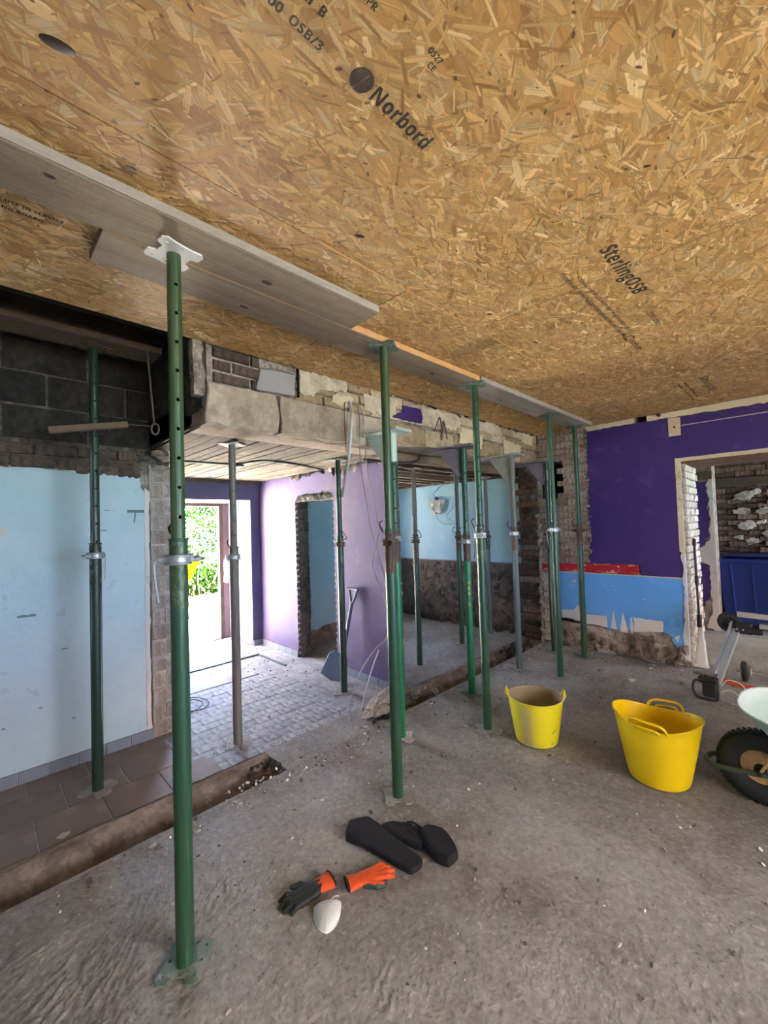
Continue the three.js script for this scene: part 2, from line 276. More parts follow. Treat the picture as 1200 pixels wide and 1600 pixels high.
M.cableWhite = mat({ color: 0xc9c6c6, roughness: 0.5 });
M.cableGrey = mat({ color: 0x77716c, roughness: 0.6 });
M.cableDark = mat({ color: 0x2c2725, roughness: 0.6 });
M.screed = mat({ map: limeTex(0x8f9398, 0x9da1a5, 0xacafb1, 0x797c80, 173, 1.1), bumpMap: roughBump, bumpScale: 0.006, roughness: 0.7 });
M.tile = mat({ map: plasterTex(0x7d756f, 0x746c66, 0x8d857e, 155, 0.8), bumpMap: fineBump, bumpScale: 0.0015, roughness: 0.33 });
M.skirt = mat({ map: plasterTex(0x69737c, 0x7a838a, 0x8d9499, 157, 0.7), bumpMap: fineBump, bumpScale: 0.002, roughness: 0.4 });
M.paverMats = [0xb0bac6, 0xa8b2be, 0xb6bfc9, 0xa2adba].map((c) => mat({ color: c, map: retile(grimeTex, 0.5, 0.5), bumpMap: fineBump, bumpScale: 0.001, roughness: 0.7 }));
M.tileMats = [0xffffff, 0xf0efee, 0xf6f2ee].map((c) => mat({ color: c, map: M.tile.map, bumpMap: fineBump, bumpScale: 0.0015, roughness: 0.7 }));

// ---------------------------------------------------------------- the setting
// main floor: slightly uneven dusty concrete
{
  const f = struct('floor');
  const g = new THREE.PlaneGeometry(11.4, 5.06, 230, 100).rotateX(-Math.PI / 2).translate(3.1, 0, 0.2), p = g.attributes.position, uv = g.attributes.uv;
  for (let i = 0; i < p.count; i++) { const x = p.getX(i), z = p.getZ(i), k = ((Math.floor(((z % 2.6) + 2.6) % 2.6 / 2.6 * 1024)) * 1024 + Math.floor(((x % 2.6) + 2.6) % 2.6 / 2.6 * 1024)); p.setY(i, z < -2.3 ? 0 : (nA[k] - 0.5) * 0.005 - 0.002); uv.setXY(i, x, -z); }
  g.computeVertexNormals(); part('concrete', f, g, M.concrete);
  part('slab', f, span(-2.6, 8.8, -0.3, -0.014, -2.33, 2.73), M.concrete); part('foundation', f, span(-3.0, 9.3, -0.6, -0.3, -6.4, 3.1), M.concrete); part('foundation', f, span(5.05, 5.75, -0.3, -0.01, -2.62, -2.33), M.concrete);
}
{
  const f = struct('floor'), n = 190, g = new THREE.PlaneGeometry(1.5, 1.5, n, n).rotateX(-Math.PI / 2).translate(0.45, 0, -1.5), p = g.attributes.position, uv = g.attributes.uv, ca = Math.cos(0.62), sa = Math.sin(0.62);
  const S = (u, v, A) => A[((((Math.floor(v * 1024) % 1024) + 1024) % 1024) * 1024) + (((Math.floor(u * 1024) % 1024) + 1024) % 1024)];
  for (let i = 0; i < p.count; i++) { const x = p.getX(i), z = p.getZ(i), u = x * ca - z * sa, v = x * sa + z * ca, q = S(u * 0.22, v * 0.55, nA), w = S(u * 0.3 + 0.4, v * 0.3, nB), e = sstep(0, 0.25, Math.min(x + 0.3, 1.2 - x, z + 2.25, -0.75 - z)), area = sstep(0.47, 0.6, S(x * 0.16 + 0.13, z * 0.16 + 0.31, nA)) * 0.5 + 0.5;
    const pd = sstep(0.07, 0.17, Math.hypot(x - 0.529, z + 1.584)); p.setY(i, 0.004 * pd - 0.003 * (1 - pd) + pd * e * (Math.pow(Math.max(0, Math.sin(q * 150 + w * 9)), 4) * 0.009 * area * sstep(0.42, 0.6, S(x * 0.5, z * 0.5, nB)) + (w - 0.5) * 0.006) - (1 - e) * 0.02); uv.setXY(i, x, -z); }
  g.computeVertexNormals(); part('trowelled_patch', f, g, M.concrete);
}
// trench left where the wall stood
function trench(x0, x1, seed) {
  const f = struct('floor'), r = rng(seed), nx = Math.round((x1 - x0) / 0.05), prof = seed === 3 ? [[-2.325, 0.0], [-2.335, -0.012], [-2.345, -0.07], [-2.38, -0.1], [-2.43, -0.09], [-2.48, -0.06], [-2.53, -0.025], [-2.565, -0.004], [-2.585, 0.008], [-2.6, 0.008], [-2.62, 0.002]] : [[-2.325, 0.0], [-2.335, -0.03], [-2.345, -0.09], [-2.39, -0.115], [-2.45, -0.11], [-2.51, -0.09], [-2.55, -0.06], [-2.568, -0.02], [-2.575, 0.0], [-2.59, 0.006], [-2.62, 0.002]], pos = [], idx = [], uv = [];
  const w = prof.map(() => r() * 6);
  for (let i = 0; i <= nx; i++) for (let j = 0; j < prof.length; j++) { const x = lerp(x0, x1, i / nx), k = j === 0 || j === prof.length - 1 ? 0 : 1; pos.push(x, prof[j][1] + k * (Math.sin(x * 9 + w[j]) * 0.006 + (r() - 0.5) * 0.008), prof[j][0] + k * (Math.sin(x * 5 + w[j] * 0.3) * 0.008 + (r() - 0.5) * 0.006)); uv.push(x, j * 0.05); }
  for (let i = 0; i < nx; i++) for (let j = 0; j < prof.length - 1; j++) { const a = i * prof.length + j, b = a + prof.length; idx.push(a, b, a + 1, b, b + 1, a + 1); }
  const g = new THREE.BufferGeometry(); g.setAttribute('position', new THREE.Float32BufferAttribute(pos, 3)); g.setAttribute('uv', new THREE.Float32BufferAttribute(uv, 2)); g.setIndex(idx); g.computeVertexNormals();
  part('trench', f, g, M.earth); 
  part('trench_bed', f, span(x0, x1, -0.3, -0.12, -2.62, -2.33), M.earth);
  return f;
}
M.earth = mat({ map: limeTex(0x74695f, 0x80756b, 0x91877d, 0x5d5149, 161, 0.8), bumpMap: roughBump, bumpScale: 0.012, roughness: 0.95 });
const tr1 = trench(-2.6, 1.40, 3), tr2 = trench(2.25, 5.05, 5);
{ const r = rng(8); for (let i = 0; i < 16; i++) part('trench_rubble', tr1, rocks[i % 6], M.stones[i % 5], [1.15 + r() * 0.27, -0.03 + r() * 0.03, -2.36 - r() * 0.2], [r() * 3, r() * 3, 0]).scale.setScalar(0.008 + r() * 0.014);
  for (let i = 0; i < 46; i++) { const far = i < 26, x = far ? 4.35 + r() * 0.62 : 2.25 + r() * 0.75; part('trench_rubble', tr2, rocks[i % 6], far ? M.stones[i % 5] : M.pale[i % 4], [x, -0.045 + r() * 0.06, -2.36 - r() * 0.24], [r() * 3, r() * 3, 0]).scale.setScalar(0.012 + r() * 0.02); } }
// hall and bathroom floor: concrete bed, threshold, clay pavers and square tiles
{
  const f = struct('floor');
  part('bed', f, span(-2.6, 8.8, -0.3, -0.005, -6.2, -2.62), M.screed);
  part('threshold', f, slab('y', 0.002, jag([[1.40, -2.325, 0], [2.25, -2.325, 0], [2.25, -2.63], [1.40, -2.63]], 0.012, 0.06, 4), 0.1), M.concrete);
  part('bath_screed', f, slab('y', 0.0, jag([[2.78, -2.62], [5.12, -2.62, 0], [5.14, -6.1], [2.78, -6.1, 0]], 0.012, 0.1, 6), 0.06), M.concrete);
  part('hall_screed', f, slab('y', -0.001, [[2.12, -2.63], [2.78, -2.63], [2.78, -5.06], [2.12, -5.06]], 0.05), M.screed);
  part('hall_screed', f, slab('y', 0.004, [[1.0, -4.05], [2.12, -4.05], [2.12, -4.62], [1.0, -4.62]], 0.05), M.screed);
  part('floor_joint', f, span(1.0, 2.44, 0.0, 0.016, -4.67, -4.64), M.slate); part('floor_joint', f, span(2.42, 2.45, 0.0, 0.012, -4.67, -4.05), M.slate);
  const pg = [1, 2, 3].map((s) => brickGeo(0.1985, 0.0985, 0.03, 0.0005, s + 200, 0.001).rotateX(-Math.PI / 2)); const r = rng(19); let row = 0;
  for (let z = -2.68; z > -5.7; z -= 0.1, row++) { if (z < -4.0 && z > -4.66) continue; const inDoor = z < -5.0;
    for (let x = (inDoor ? 1.62 : 0.98) - (row % 2) * 0.1; x < (inDoor ? 2.5 : 2.1); x += 0.2) { if (x < 0.9) continue; const m = part('paver', f, pg[Math.floor(r() * 3)], M.paverMats[Math.floor(r() * 4)], [x + 0.1, -0.014 + (r() - 0.5) * 0.004, z], [0, (r() - 0.5) * 0.012, 0]); } }
  const tg = [1, 2].map((s) => brickGeo(0.294, 0.294, 0.03, 0.001, s + 300, 0.003).rotateX(-Math.PI / 2));
  for (let j = 0; j < 3; j++) for (let x = -1.2; x < 0.92; x += 0.3) part('floor_tile', f, tg[j % 2], M.tileMats[Math.floor(r() * 3)], [x + 0.15 + (j % 2) * 0.15 - 0.07, -0.014 + (r() - 0.5) * 0.003, -2.78 - j * 0.3]);
}
// OSB ceiling: sheets with open joints
const ceiling = struct('ceiling');
const CEIL = 2.555;
function osbSheet(x0, x1, z0, z1, flip) {
  const g = new THREE.BoxGeometry(x1 - x0 - 0.004, 0.018, z1 - z0 - 0.004); const p = g.attributes.position, uv = g.attributes.uv, r = flip * 0.37;
  for (let i = 0; i < p.count; i++) uv.setXY(i, p.getX(i) * (flip % 2 ? -1 : 1) + r * 3.1, p.getZ(i) + r * 1.7);
  part('osb_sheet', ceiling, g, M.osb, [(x0 + x1) / 2, CEIL + 0.009, (z0 + z1) / 2]);
}
[[-3.48, -1.04], [-1.04, 1.40], [1.40, 3.84], [3.84, 5.04]].forEach(([a, b], i) => osbSheet(a, b, -2.33, -1.222, i + 1));
[[-2.9, -0.46], [-0.46, 1.98], [1.98, 4.42], [4.42, 5.04]].forEach(([a, b], i) => osbSheet(a, b, -1.222, -0.002, i + 6));
[[-3.48, -1.04], [-1.04, 1.40], [1.40, 3.84], [3.84, 5.04]].forEach(([a, b], i) => osbSheet(a, b, -0.002, 1.218, i + 11));
[[-2.9, -0.46], [-0.46, 1.98], [1.98, 4.42], [4.42, 5.04]].forEach(([a, b], i) => osbSheet(a, b, 1.218, 2.74, i + 16));
part('joint_strip', ceiling, span(0.9, 3.2, 2.551, 2.5545, -1.2225, -1.2195), M.plankEdge);
// prints on the sheets
function print(x0, x1, z0, z1, W, H, draw) {
  const c = document.createElement('canvas'); c.width = W; c.height = H; const g = c.getContext('2d'); draw(g, W, H);
  const r = rng(W + H); g.globalCompositeOperation = 'destination-out';
  for (let i = 0; i < W * H / 260; i++) { g.globalAlpha = r() * 0.7; g.fillStyle = '#000'; g.save(); g.translate(r() * W, r() * H); g.rotate((r() - 0.5) * 1.4); g.fillRect(0, 0, 4 + r() * 22, 0.6 + r() * 1.6); g.restore(); }
  const t = finishTex(new THREE.CanvasTexture(c), true, 1, 1); t.wrapS = t.wrapT = THREE.ClampToEdgeWrapping;
  // seen from below, reading along +x with the tops of the letters towards +z
  const gm = new THREE.PlaneGeometry(x1 - x0, z1 - z0).rotateX(Math.PI / 2);
  part('print', ceiling, gm, mat({ map: t, transparent: true, roughness: 0.7 }), [(x0 + x1) / 2, CEIL - 0.0008, (z0 + z1) / 2]);
}
print(0.624, 0.915, -0.735, -0.645, 768, 240, (g) => {
  g.fillStyle = '#2e2c2a'; g.beginPath(); g.arc(95, 132, 78, 0, 7); g.fill();
  g.globalCompositeOperation = 'destination-out'; g.strokeStyle = '#000'; g.lineWidth = 3; for (let i = -6; i < 7; i++) { g.beginPath(); g.moveTo(20, 132 + i * 13); g.lineTo(170, 112 + i * 13); g.stroke(); } g.beginPath(); g.moveTo(80, 210); g.lineTo(120, 55); g.stroke();
  g.globalCompositeOperation = 'source-over'; g.fillStyle = '#2e2c2a'; g.font = 'bold 152px sans-serif'; g.setTransform(0.92, 0, 0, 1, 0, 0); g.fillText('Norbord', 205, 185);
});
const small = (lines, px, col = '#3b3733') => (g, W, H) => { g.fillStyle = col; lines.forEach((l, i) => { g.font = `bold ${px}px sans-serif`; g.fillText(l, 6, (i + 1) * (H / lines.length) - px * 0.3, W - 12); }); };
print(0.26, 0.612, -0.722, -0.688, 700, 70, small(['13986  EN 300  OSB/3'], 58));
print(0.40, 0.572, -0.668, -0.636, 380, 70, small(['18 mm  B'], 60));
print(0.50, 0.705, -0.585, -0.54, 420, 92, small(['E1 1224', '0502 CPR'], 42));
print(0.722, 0.80, -0.572, -0.53, 160, 86, (g) => { const r = rng(3); g.fillStyle = '#3b3733'; g.font = 'bold 40px sans-serif'; g.fillText('0527', 8, 38); g.fillText('CE', 50, 80); });
print(1.755, 2.44, -0.55, -0.462, 900, 116, (g) => { g.fillStyle = '#33302c'; g.font = 'bold 112px sans-serif'; g.fillText('SterlingOSB', 6, 88, 880); });
print(2.49, 2.98, -0.545, -0.50, 560, 50, small(['ZERO  OSB/3'], 40, '#5b5148'));
print(1.88, 2.72, -0.668, -0.640, 1400, 48, small(['FORMALDEHYDE FREE  CONDITIONED FOR USE IN SERVICE CLASS 2'], 40));
print(1.80, 2.72, -0.712, -0.682, 1400, 46, small(['STRENGTH AXIS  18 mm  TG4  LOAD BEARING BOARD FOR HUMID CONDITIONS'], 40));
print(2.72, 3.09, -0.72, -0.648, 520, 100, (g) => { g.fillStyle = '#33302c'; g.lineWidth = 12; g.strokeStyle = '#33302c'; g.beginPath(); g.ellipse(60, 50, 44, 30, 0.3, 0, 7); g.stroke(); g.font = 'bold 66px sans-serif'; g.fillText('Norbord', 120, 76, 390); });
print(4.02, 4.95, -0.69, -0.665, 1000, 36, small(['STRENGTH AXIS  18 mm  TG4  LOAD BEARING BOARD'], 30, '#4b423a'));
print(4.02, 4.90, -0.645, -0.620, 1000, 36, small(['FORMALDEHYDE FREE  CONDITIONED FOR USE'], 30, '#4b423a'));
print(3.98, 4.72, -0.55, -0.47, 900, 116, (g) => { g.fillStyle = '#57493c'; g.font = 'bold 108px sans-serif'; g.fillText('SterlingOSB', 6, 88, 880); });
print(-0.12, 0.30, -1.78, -1.70, 700, 120, (g) => { g.fillStyle = '#3a2f26'; g.font = 'bold 34px sans-serif'; g.fillText('CONDITIONED FOR USE IN SERVICE', 4, 44, 690); g.fillText('LOAD BEARING BOARD', 120, 98, 570); });
// knots and blind holes in the boards
for (const [x, z, s, a] of [[0.134, -1.088, 1.5, 0.2], [1.01, -1.099, 0.9, 0.4], [1.881, -1.088, 0.8, 0.4], [2.389, -1.084, 0.8, 0.3], [1.45, -0.29, 0.5, 1], [0.33, -1.33, 0.7, 0.2]]) part('knot', ceiling, new THREE.SphereGeometry(0.016, 14, 8).scale(1.35, 0.12, 0.62), mat({ color: 0x2a160b, roughness: 0.5 }), [x, CEIL - 0.0002, z], [0, -a, 0]).scale.setScalar(s);

// roof over everything, outer walls with thickness
const roof = struct('roof'); part('deck', roof, span(-3.0, 9.4, 3.15, 3.4, -6.4, 3.1), M.joist);
for (let i = 0; i < 10; i++) part('joist', roof, span(-3.0, 5.0, 2.6, 2.8, 2.6 - i * 0.45, 2.645 - i * 0.45), M.joist);
// wall behind the camera, with two wide windows, and a window of the room beyond
const wf = struct('wall_front');
part('masonry', wf, slab('z', 2.73, rect(-3.0, 9.4, -0.3, 3.15), 0.3, [rect(0.1, 2.7, 0.6, 2.25), rect(6.0, 8.4, 0.6, 2.3)]), M.shell);
for (const [a, b, c, d] of [[0.1, 2.7, 0.6, 2.25], [6.0, 8.4, 0.6, 2.3]]) {
  const w = struct('window'); part('window_frame', w, slab('z', 2.9, rect(a, b, c, d), 0.06, [rect(a + 0.06, (a + b) / 2 - 0.03, c + 0.06, d - 0.06), rect((a + b) / 2 + 0.03, b - 0.06, c + 0.06, d - 0.06)]), M.shell); part('window_sill', w, span(a, b, c - 0.04, c, 2.68, 3.0), M.shell);
}
const wl = struct('wall_left'); part('masonry', wl, span(-3.0, -2.6, -0.3, 3.15, -6.4, 3.1), M.shell);
const wx = struct('wall_far'); part('masonry', wx, span(8.9, 9.3, -0.3, 3.15, -6.4, 3.1), M.farBricks[0]);

// ---------------------------------------------------------------- right wall
const wr = struct('wall_right'), X0 = 5.05;
{
  const Z1 = -0.86, Z2 = 0.75, DH = 2.045;
  part('masonry', wr, slab('x', 5.70, [[-2.62, 0], [Z1, 0], [Z1, DH], [Z2, DH], [Z2, 0], [2.73, 0], [2.73, 3.1], [-2.62, 3.1]], 0.625, [rect(-2.31, -2.03, 1.76, 2.21), rect(-1.243, -1.137, 2.497, 2.58)]), M.mortar);
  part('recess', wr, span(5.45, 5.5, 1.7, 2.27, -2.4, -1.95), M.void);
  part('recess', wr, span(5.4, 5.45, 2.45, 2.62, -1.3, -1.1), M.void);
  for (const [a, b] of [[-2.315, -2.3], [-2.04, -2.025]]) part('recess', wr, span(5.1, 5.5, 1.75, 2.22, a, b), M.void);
  // purple plaster skin
  const pur = jag([[-1.735, 2.5, 0.006], [-1.75, 2.0, 0.03], [-1.755, 1.5, 0.03], [-1.765, 0.99, 0.002], [-1.262, 0.985, 0.012], [-1.255, 0.878, 0.001], [-0.90, 0.868, 0.022], [-0.875, 0.98, 0.008], [-0.90, 1.15, 0.003], [-0.905, 2.072, 0.001], [0.8, 2.072, 0.002], [0.8, 0, 0.002], [2.72, 0, 0.002], [2.72, 2.5, 0.012], [-0.25, 2.487, 0.012], [-1.1, 2.502, 0.007]], 0.003, 0.035, 71);
  // the outline runs the other way round (z to the right)
  part('plaster', wr, slab('x', 5.078, pur.reverse(), 0.028), M.purple);
  part('scar', wr, span(5.0485, 5.0505, 2.394, 2.402, -0.835, 0.3), M.shell);
  part('plaster_edge', wr, slab('x', 5.076, jag([[-1.76, 2.552, 0], [-1.25, 2.553, 0.004], [-1.25, 2.502, 0.006], [-1.72, 2.498, 0.008]].reverse(), 0.006, 0.03, 72), 0.02), M.cream);
  part('plaster_edge', wr, slab('x', 5.076, jag([[-1.13, 2.498, 0.006], [-0.3, 2.483, 0.01], [0.6, 2.485, 0.01], [2.7, 2.485, 0], [2.7, 2.55, 0.002], [-1.13, 2.55, 0]], 0.006, 0.04, 73), 0.03), M.cream);
  part('brick', wr, rockGeo(5).scale(0.05, 0.03, 0.02), M.rawBricks[1], [5.045, 2.54, -1.02]);
  // bricks laid bare in the corner
  brickField(wr, 'x', X0 + 0.005, -2.33, -1.745, 0.985, 2.555, { mats: M.dustBricks, seed: 31, d: 0.06, jit: 0.006, proud: 0.008, joint: 0.011, keep: (u, y, row, r) => !(u > -2.33 && u < -2.0 && y > 1.74 && y < 2.23)});
  brickField(wr, 'x', X0 + 0.005, -2.03, -1.745, 1.765, 2.21, { mats: M.dustBricks, seed: 37, d: 0.06, jit: 0.006, proud: 0.008, joint: 0.011 });
  { const r = rng(5); for (let i = 0; i < 34; i++) part('plaster_fragment', wr, rocks[i % 6], M.pale[i % 4], [5.045, 0.95 + r() * 1.55, -1.755 + (r() - 0.5) * 0.035], [r() * 3, r(), r()]).scale.set(0.01, 0.008 + r() * 0.016, 0.008 + r() * 0.014); }
  brickField(wr, 'x', X0 + 0.005, -2.33, -2.14, 0.02, 0.86, { mats: M.pale, seed: 33, d: 0.06, jit: 0.007, proud: 0.008 });
  // red rail and blue dado
  const rail = part('dado_rail', wr, slab('x', 5.076, jag([[-2.33, 0.885, 0], [-1.272, 0.885, 0.006], [-1.27, 0.992, 0.004], [-2.33, 0.968, 0]], 0.004, 0.03, 74), 0.052, [], 0.006), M.red);
  part('dado_edge', wr, span(5.04, 5.06, 0.866, 0.876, -2.13, -0.87), M.cream);
  part('dado', wr, slab('x', 5.078, jag([[-2.14, 0.36, 0.02], [-1.75, 0.27, 0.02], [-1.5, 0.26, 0.02], [-1.08, 0.31, 0.02], [-1.0, 0.27, 0.02], [-0.96, 0.12, 0.008], [-0.885, 0.06, 0.01], [-0.868, 0.5, 0.012], [-0.862, 0.868, 0.001], [-2.135, 0.868, 0.012]], 0.01, 0.04, 75), 0.026), M.dado);
  const torn = (pts, s, a = 0.008) => part('torn_patch', wr, slab('x', 5.0525, jag(pts, a, 0.025, s), 0.0025), M.white);
  torn([[-2.13, 0.29], [-1.86, 0.26], [-1.86, 0.40], [-1.93, 0.49], [-1.98, 0.42], [-2.10, 0.42]], 1, 0.015); torn([[-1.84, 0.27], [-1.605, 0.28], [-1.615, 0.40], [-1.83, 0.39]], 2, 0.006);
  torn([[-1.575, 0.28], [-1.515, 0.26], [-1.545, 0.475]], 3, 0.002); torn([[-1.485, 0.25], [-1.40, 0.25], [-1.45, 0.465]], 4, 0.002); torn([[-1.385, 0.25], [-1.355, 0.25], [-1.36, 0.42], [-1.38, 0.41]], 5, 0.003); torn([[-1.345, 0.27], [-1.08, 0.31], [-1.08, 0.415], [-1.345, 0.425]], 6, 0.005);
  torn([[-0.985, 0.27], [-0.955, 0.22], [-0.945, 0.30]], 7, 0.004); torn([[-0.89, 0.24], [-0.872, 0.2], [-0.87, 0.33]], 8, 0.004); torn([[-2.0, 0.765], [-1.93, 0.75], [-1.94, 0.785]], 9, 0.006);
  torn([[-1.537, 0.735], [-1.522, 0.735], [-1.522, 0.75]], 10, 0.002); torn([[-1.25, 0.62], [-1.235, 0.615], [-1.24, 0.635]], 11, 0.002); torn([[-1.52, 0.70], [-1.50, 0.69], [-1.505, 0.712]], 12, 0.002);
  // rough footing below the dado
  { const r = rng(12); for (let i = 0; i < 64; i++) { const z = -2.12 + r() * 1.24, s = 0.03 + r() * 0.05; part('footing_stone', wr, rocks[i % 6], i % 3 ? M.mortar : M.pale[i % 4], [5.04 - r() * 0.06 * (1 - i / 64) + 0.01, r() * r() * 0.24, z], [r() * 3, r() * 3, r() * 3]).scale.set(s * 0.5, s * 0.4, s * 0.8); }
    part('footing', wr, slab('x', 5.08, jag([[-2.14, 0], [-0.86, 0], [-0.86, 0.06], [-1.0, 0.17], [-1.4, 0.24], [-2.14, 0.33]], 0.015, 0.05, 78), 0.03), M.mortar); }
  // door lining: pale plaster edges round the opening
  part('door_lining', wr, slab('x', 5.078, jag([[-0.905, 1.14], [-0.86, 1.1], [-0.86, 2.04, 0], [0.75, 2.04, 0.001], [0.75, 2.075, 0.002], [-0.905, 2.075, 0.001]].map((p) => p), 0.004, 0.05, 79), 0.03), M.cream);
  part('door_lining', wr, slab('x', 5.07, jag([[-0.905, 0.1], [-0.86, 0.05, 0], [-0.86, 1.1], [-0.89, 1.12], [-0.885, 0.9]], 0.012, 0.04, 80), 0.03), M.white);
  // painted bricks of the jamb
  brickField(wr, 'z', Z1 + 0.028, 5.09, 5.70, 0.0, 2.04, { mats: M.paintBricks, seed: 51, d: 0.05, jit: 0.005, proud: 0.006 });
  part('door_head', wr, span(5.07, 5.7, 2.02, 2.046, Z1, Z2), M.rawBricks[0]);
}
// ---------------------------------------------------------------- room seen through the doorway
{
  const w = struct('wall_beyond');
  // short return wall: purple panel with a torn plaster edge
  part('masonry', w, span(6.83, 7.1, 0, 2.6, -1.6, -0.835), M.mortar);
  part('plaster', w, slab('x', 6.835, jag([[-1.6, 1.02, 0], [-1.03, 1.0, 0.02], [-0.93, 1.12, 0.03], [-0.885, 1.3, 0.02], [-0.89, 1.93, 0.003], [-1.6, 1.95, 0]], 0.02, 0.05, 83), 0.02), M.purple);
  part('plaster', w, slab('x', 6.835, jag([[-1.6, 0.25, 0], [-1.0, 0.28, 0.02], [-0.93, 0.4, 0.03], [-0.92, 0.86, 0.01], [-1.6, 0.9, 0]], 0.02, 0.05, 84), 0.02), M.purple);
  part('plaster_edge', w, slab('x', 6.836, jag([[-0.955, 0.02], [-0.83, 0, 0.004], [-0.83, 2.05, 0], [-0.885, 2.05, 0.02], [-0.88, 1.2, 0.03], [-1.0, 1.06, 0.02], [-1.0, 0.9, 0.02], [-0.9, 0.84, 0.02], [-0.9, 0.3, 0.02]], 0.014, 0.05, 85), 0.026), M.shell);
  part('timber_head', w, span(6.78, 6.86, 1.96, 2.06, -1.6, -0.83), M.joist);
  const far = struct('wall_beyond');
  part('masonry', far, span(8.05, 8.3, 0, 2.8, -1.7, 2.73), M.darkMortar);
  brickField(far, 'x', 8.02, -1.05, 0.55, 0.86, 2.2, { mats: M.farBricks, seed: 61, d: 0.07, jit: 0.01, proud: 0.02, joint: 0.014 });
  const r = rng(63); let pn = 0; for (const [z, y, s] of [[-0.64, 1.74, 0.1], [-0.5, 1.8, 0.06], [-0.26, 1.74, 0.16], [-0.1, 1.6, 0.13], [-0.64, 1.52, 0.1], [-0.42, 1.53, 0.07], [-0.62, 1.31, 0.1], [-0.2, 1.33, 0.09], [-0.36, 1.2, 0.07], [-0.1, 1.13, 0.09], [-0.55, 1.1, 0.07], [0.1, 1.5, 0.14], [-0.7, 1.15, 0.05], [-0.45, 1.37, 0.05], [-0.3, 1.05, 0.06]]) { const o = []; for (let k = 0; k < 9; k++) { const t = k / 9 * Math.PI * 2, q = s * (0.6 + r() * 0.6); o.push([z + Math.cos(t) * q * 1.15, y + Math.sin(t) * q * 0.85]); } part('mortar_patch', far, slab('x', 8.03, jag(o, 0.018, 0.03, 600 + pn++), 0.04, [], 0.008), M.pale[Math.floor(r() * 4)]); }
  part('mortar_patch', far, rockGeo(91).scale(0.04, 0.13, 0.26), M.white, [8.0, 1.02, -0.18], [0.3, 0, 0]);
  part('plank_sill', far, span(7.96, 8.06, 0.84, 0.9, -0.9, 0.6), M.timber);
  part('lintel', far, span(7.98, 8.06, 1.9, 2.02, -1.0, 0.6), M.joist);
  const c = struct('ceiling'); part('board', c, span(5.7, 8.9, 2.55, 2.6, -2.6, 2.73), M.joist);
  const b = struct('wall_beyond'); part('masonry', b, span(5.7, 8.9, 0, 2.8, -1.8, -1.6), M.mortar);
}

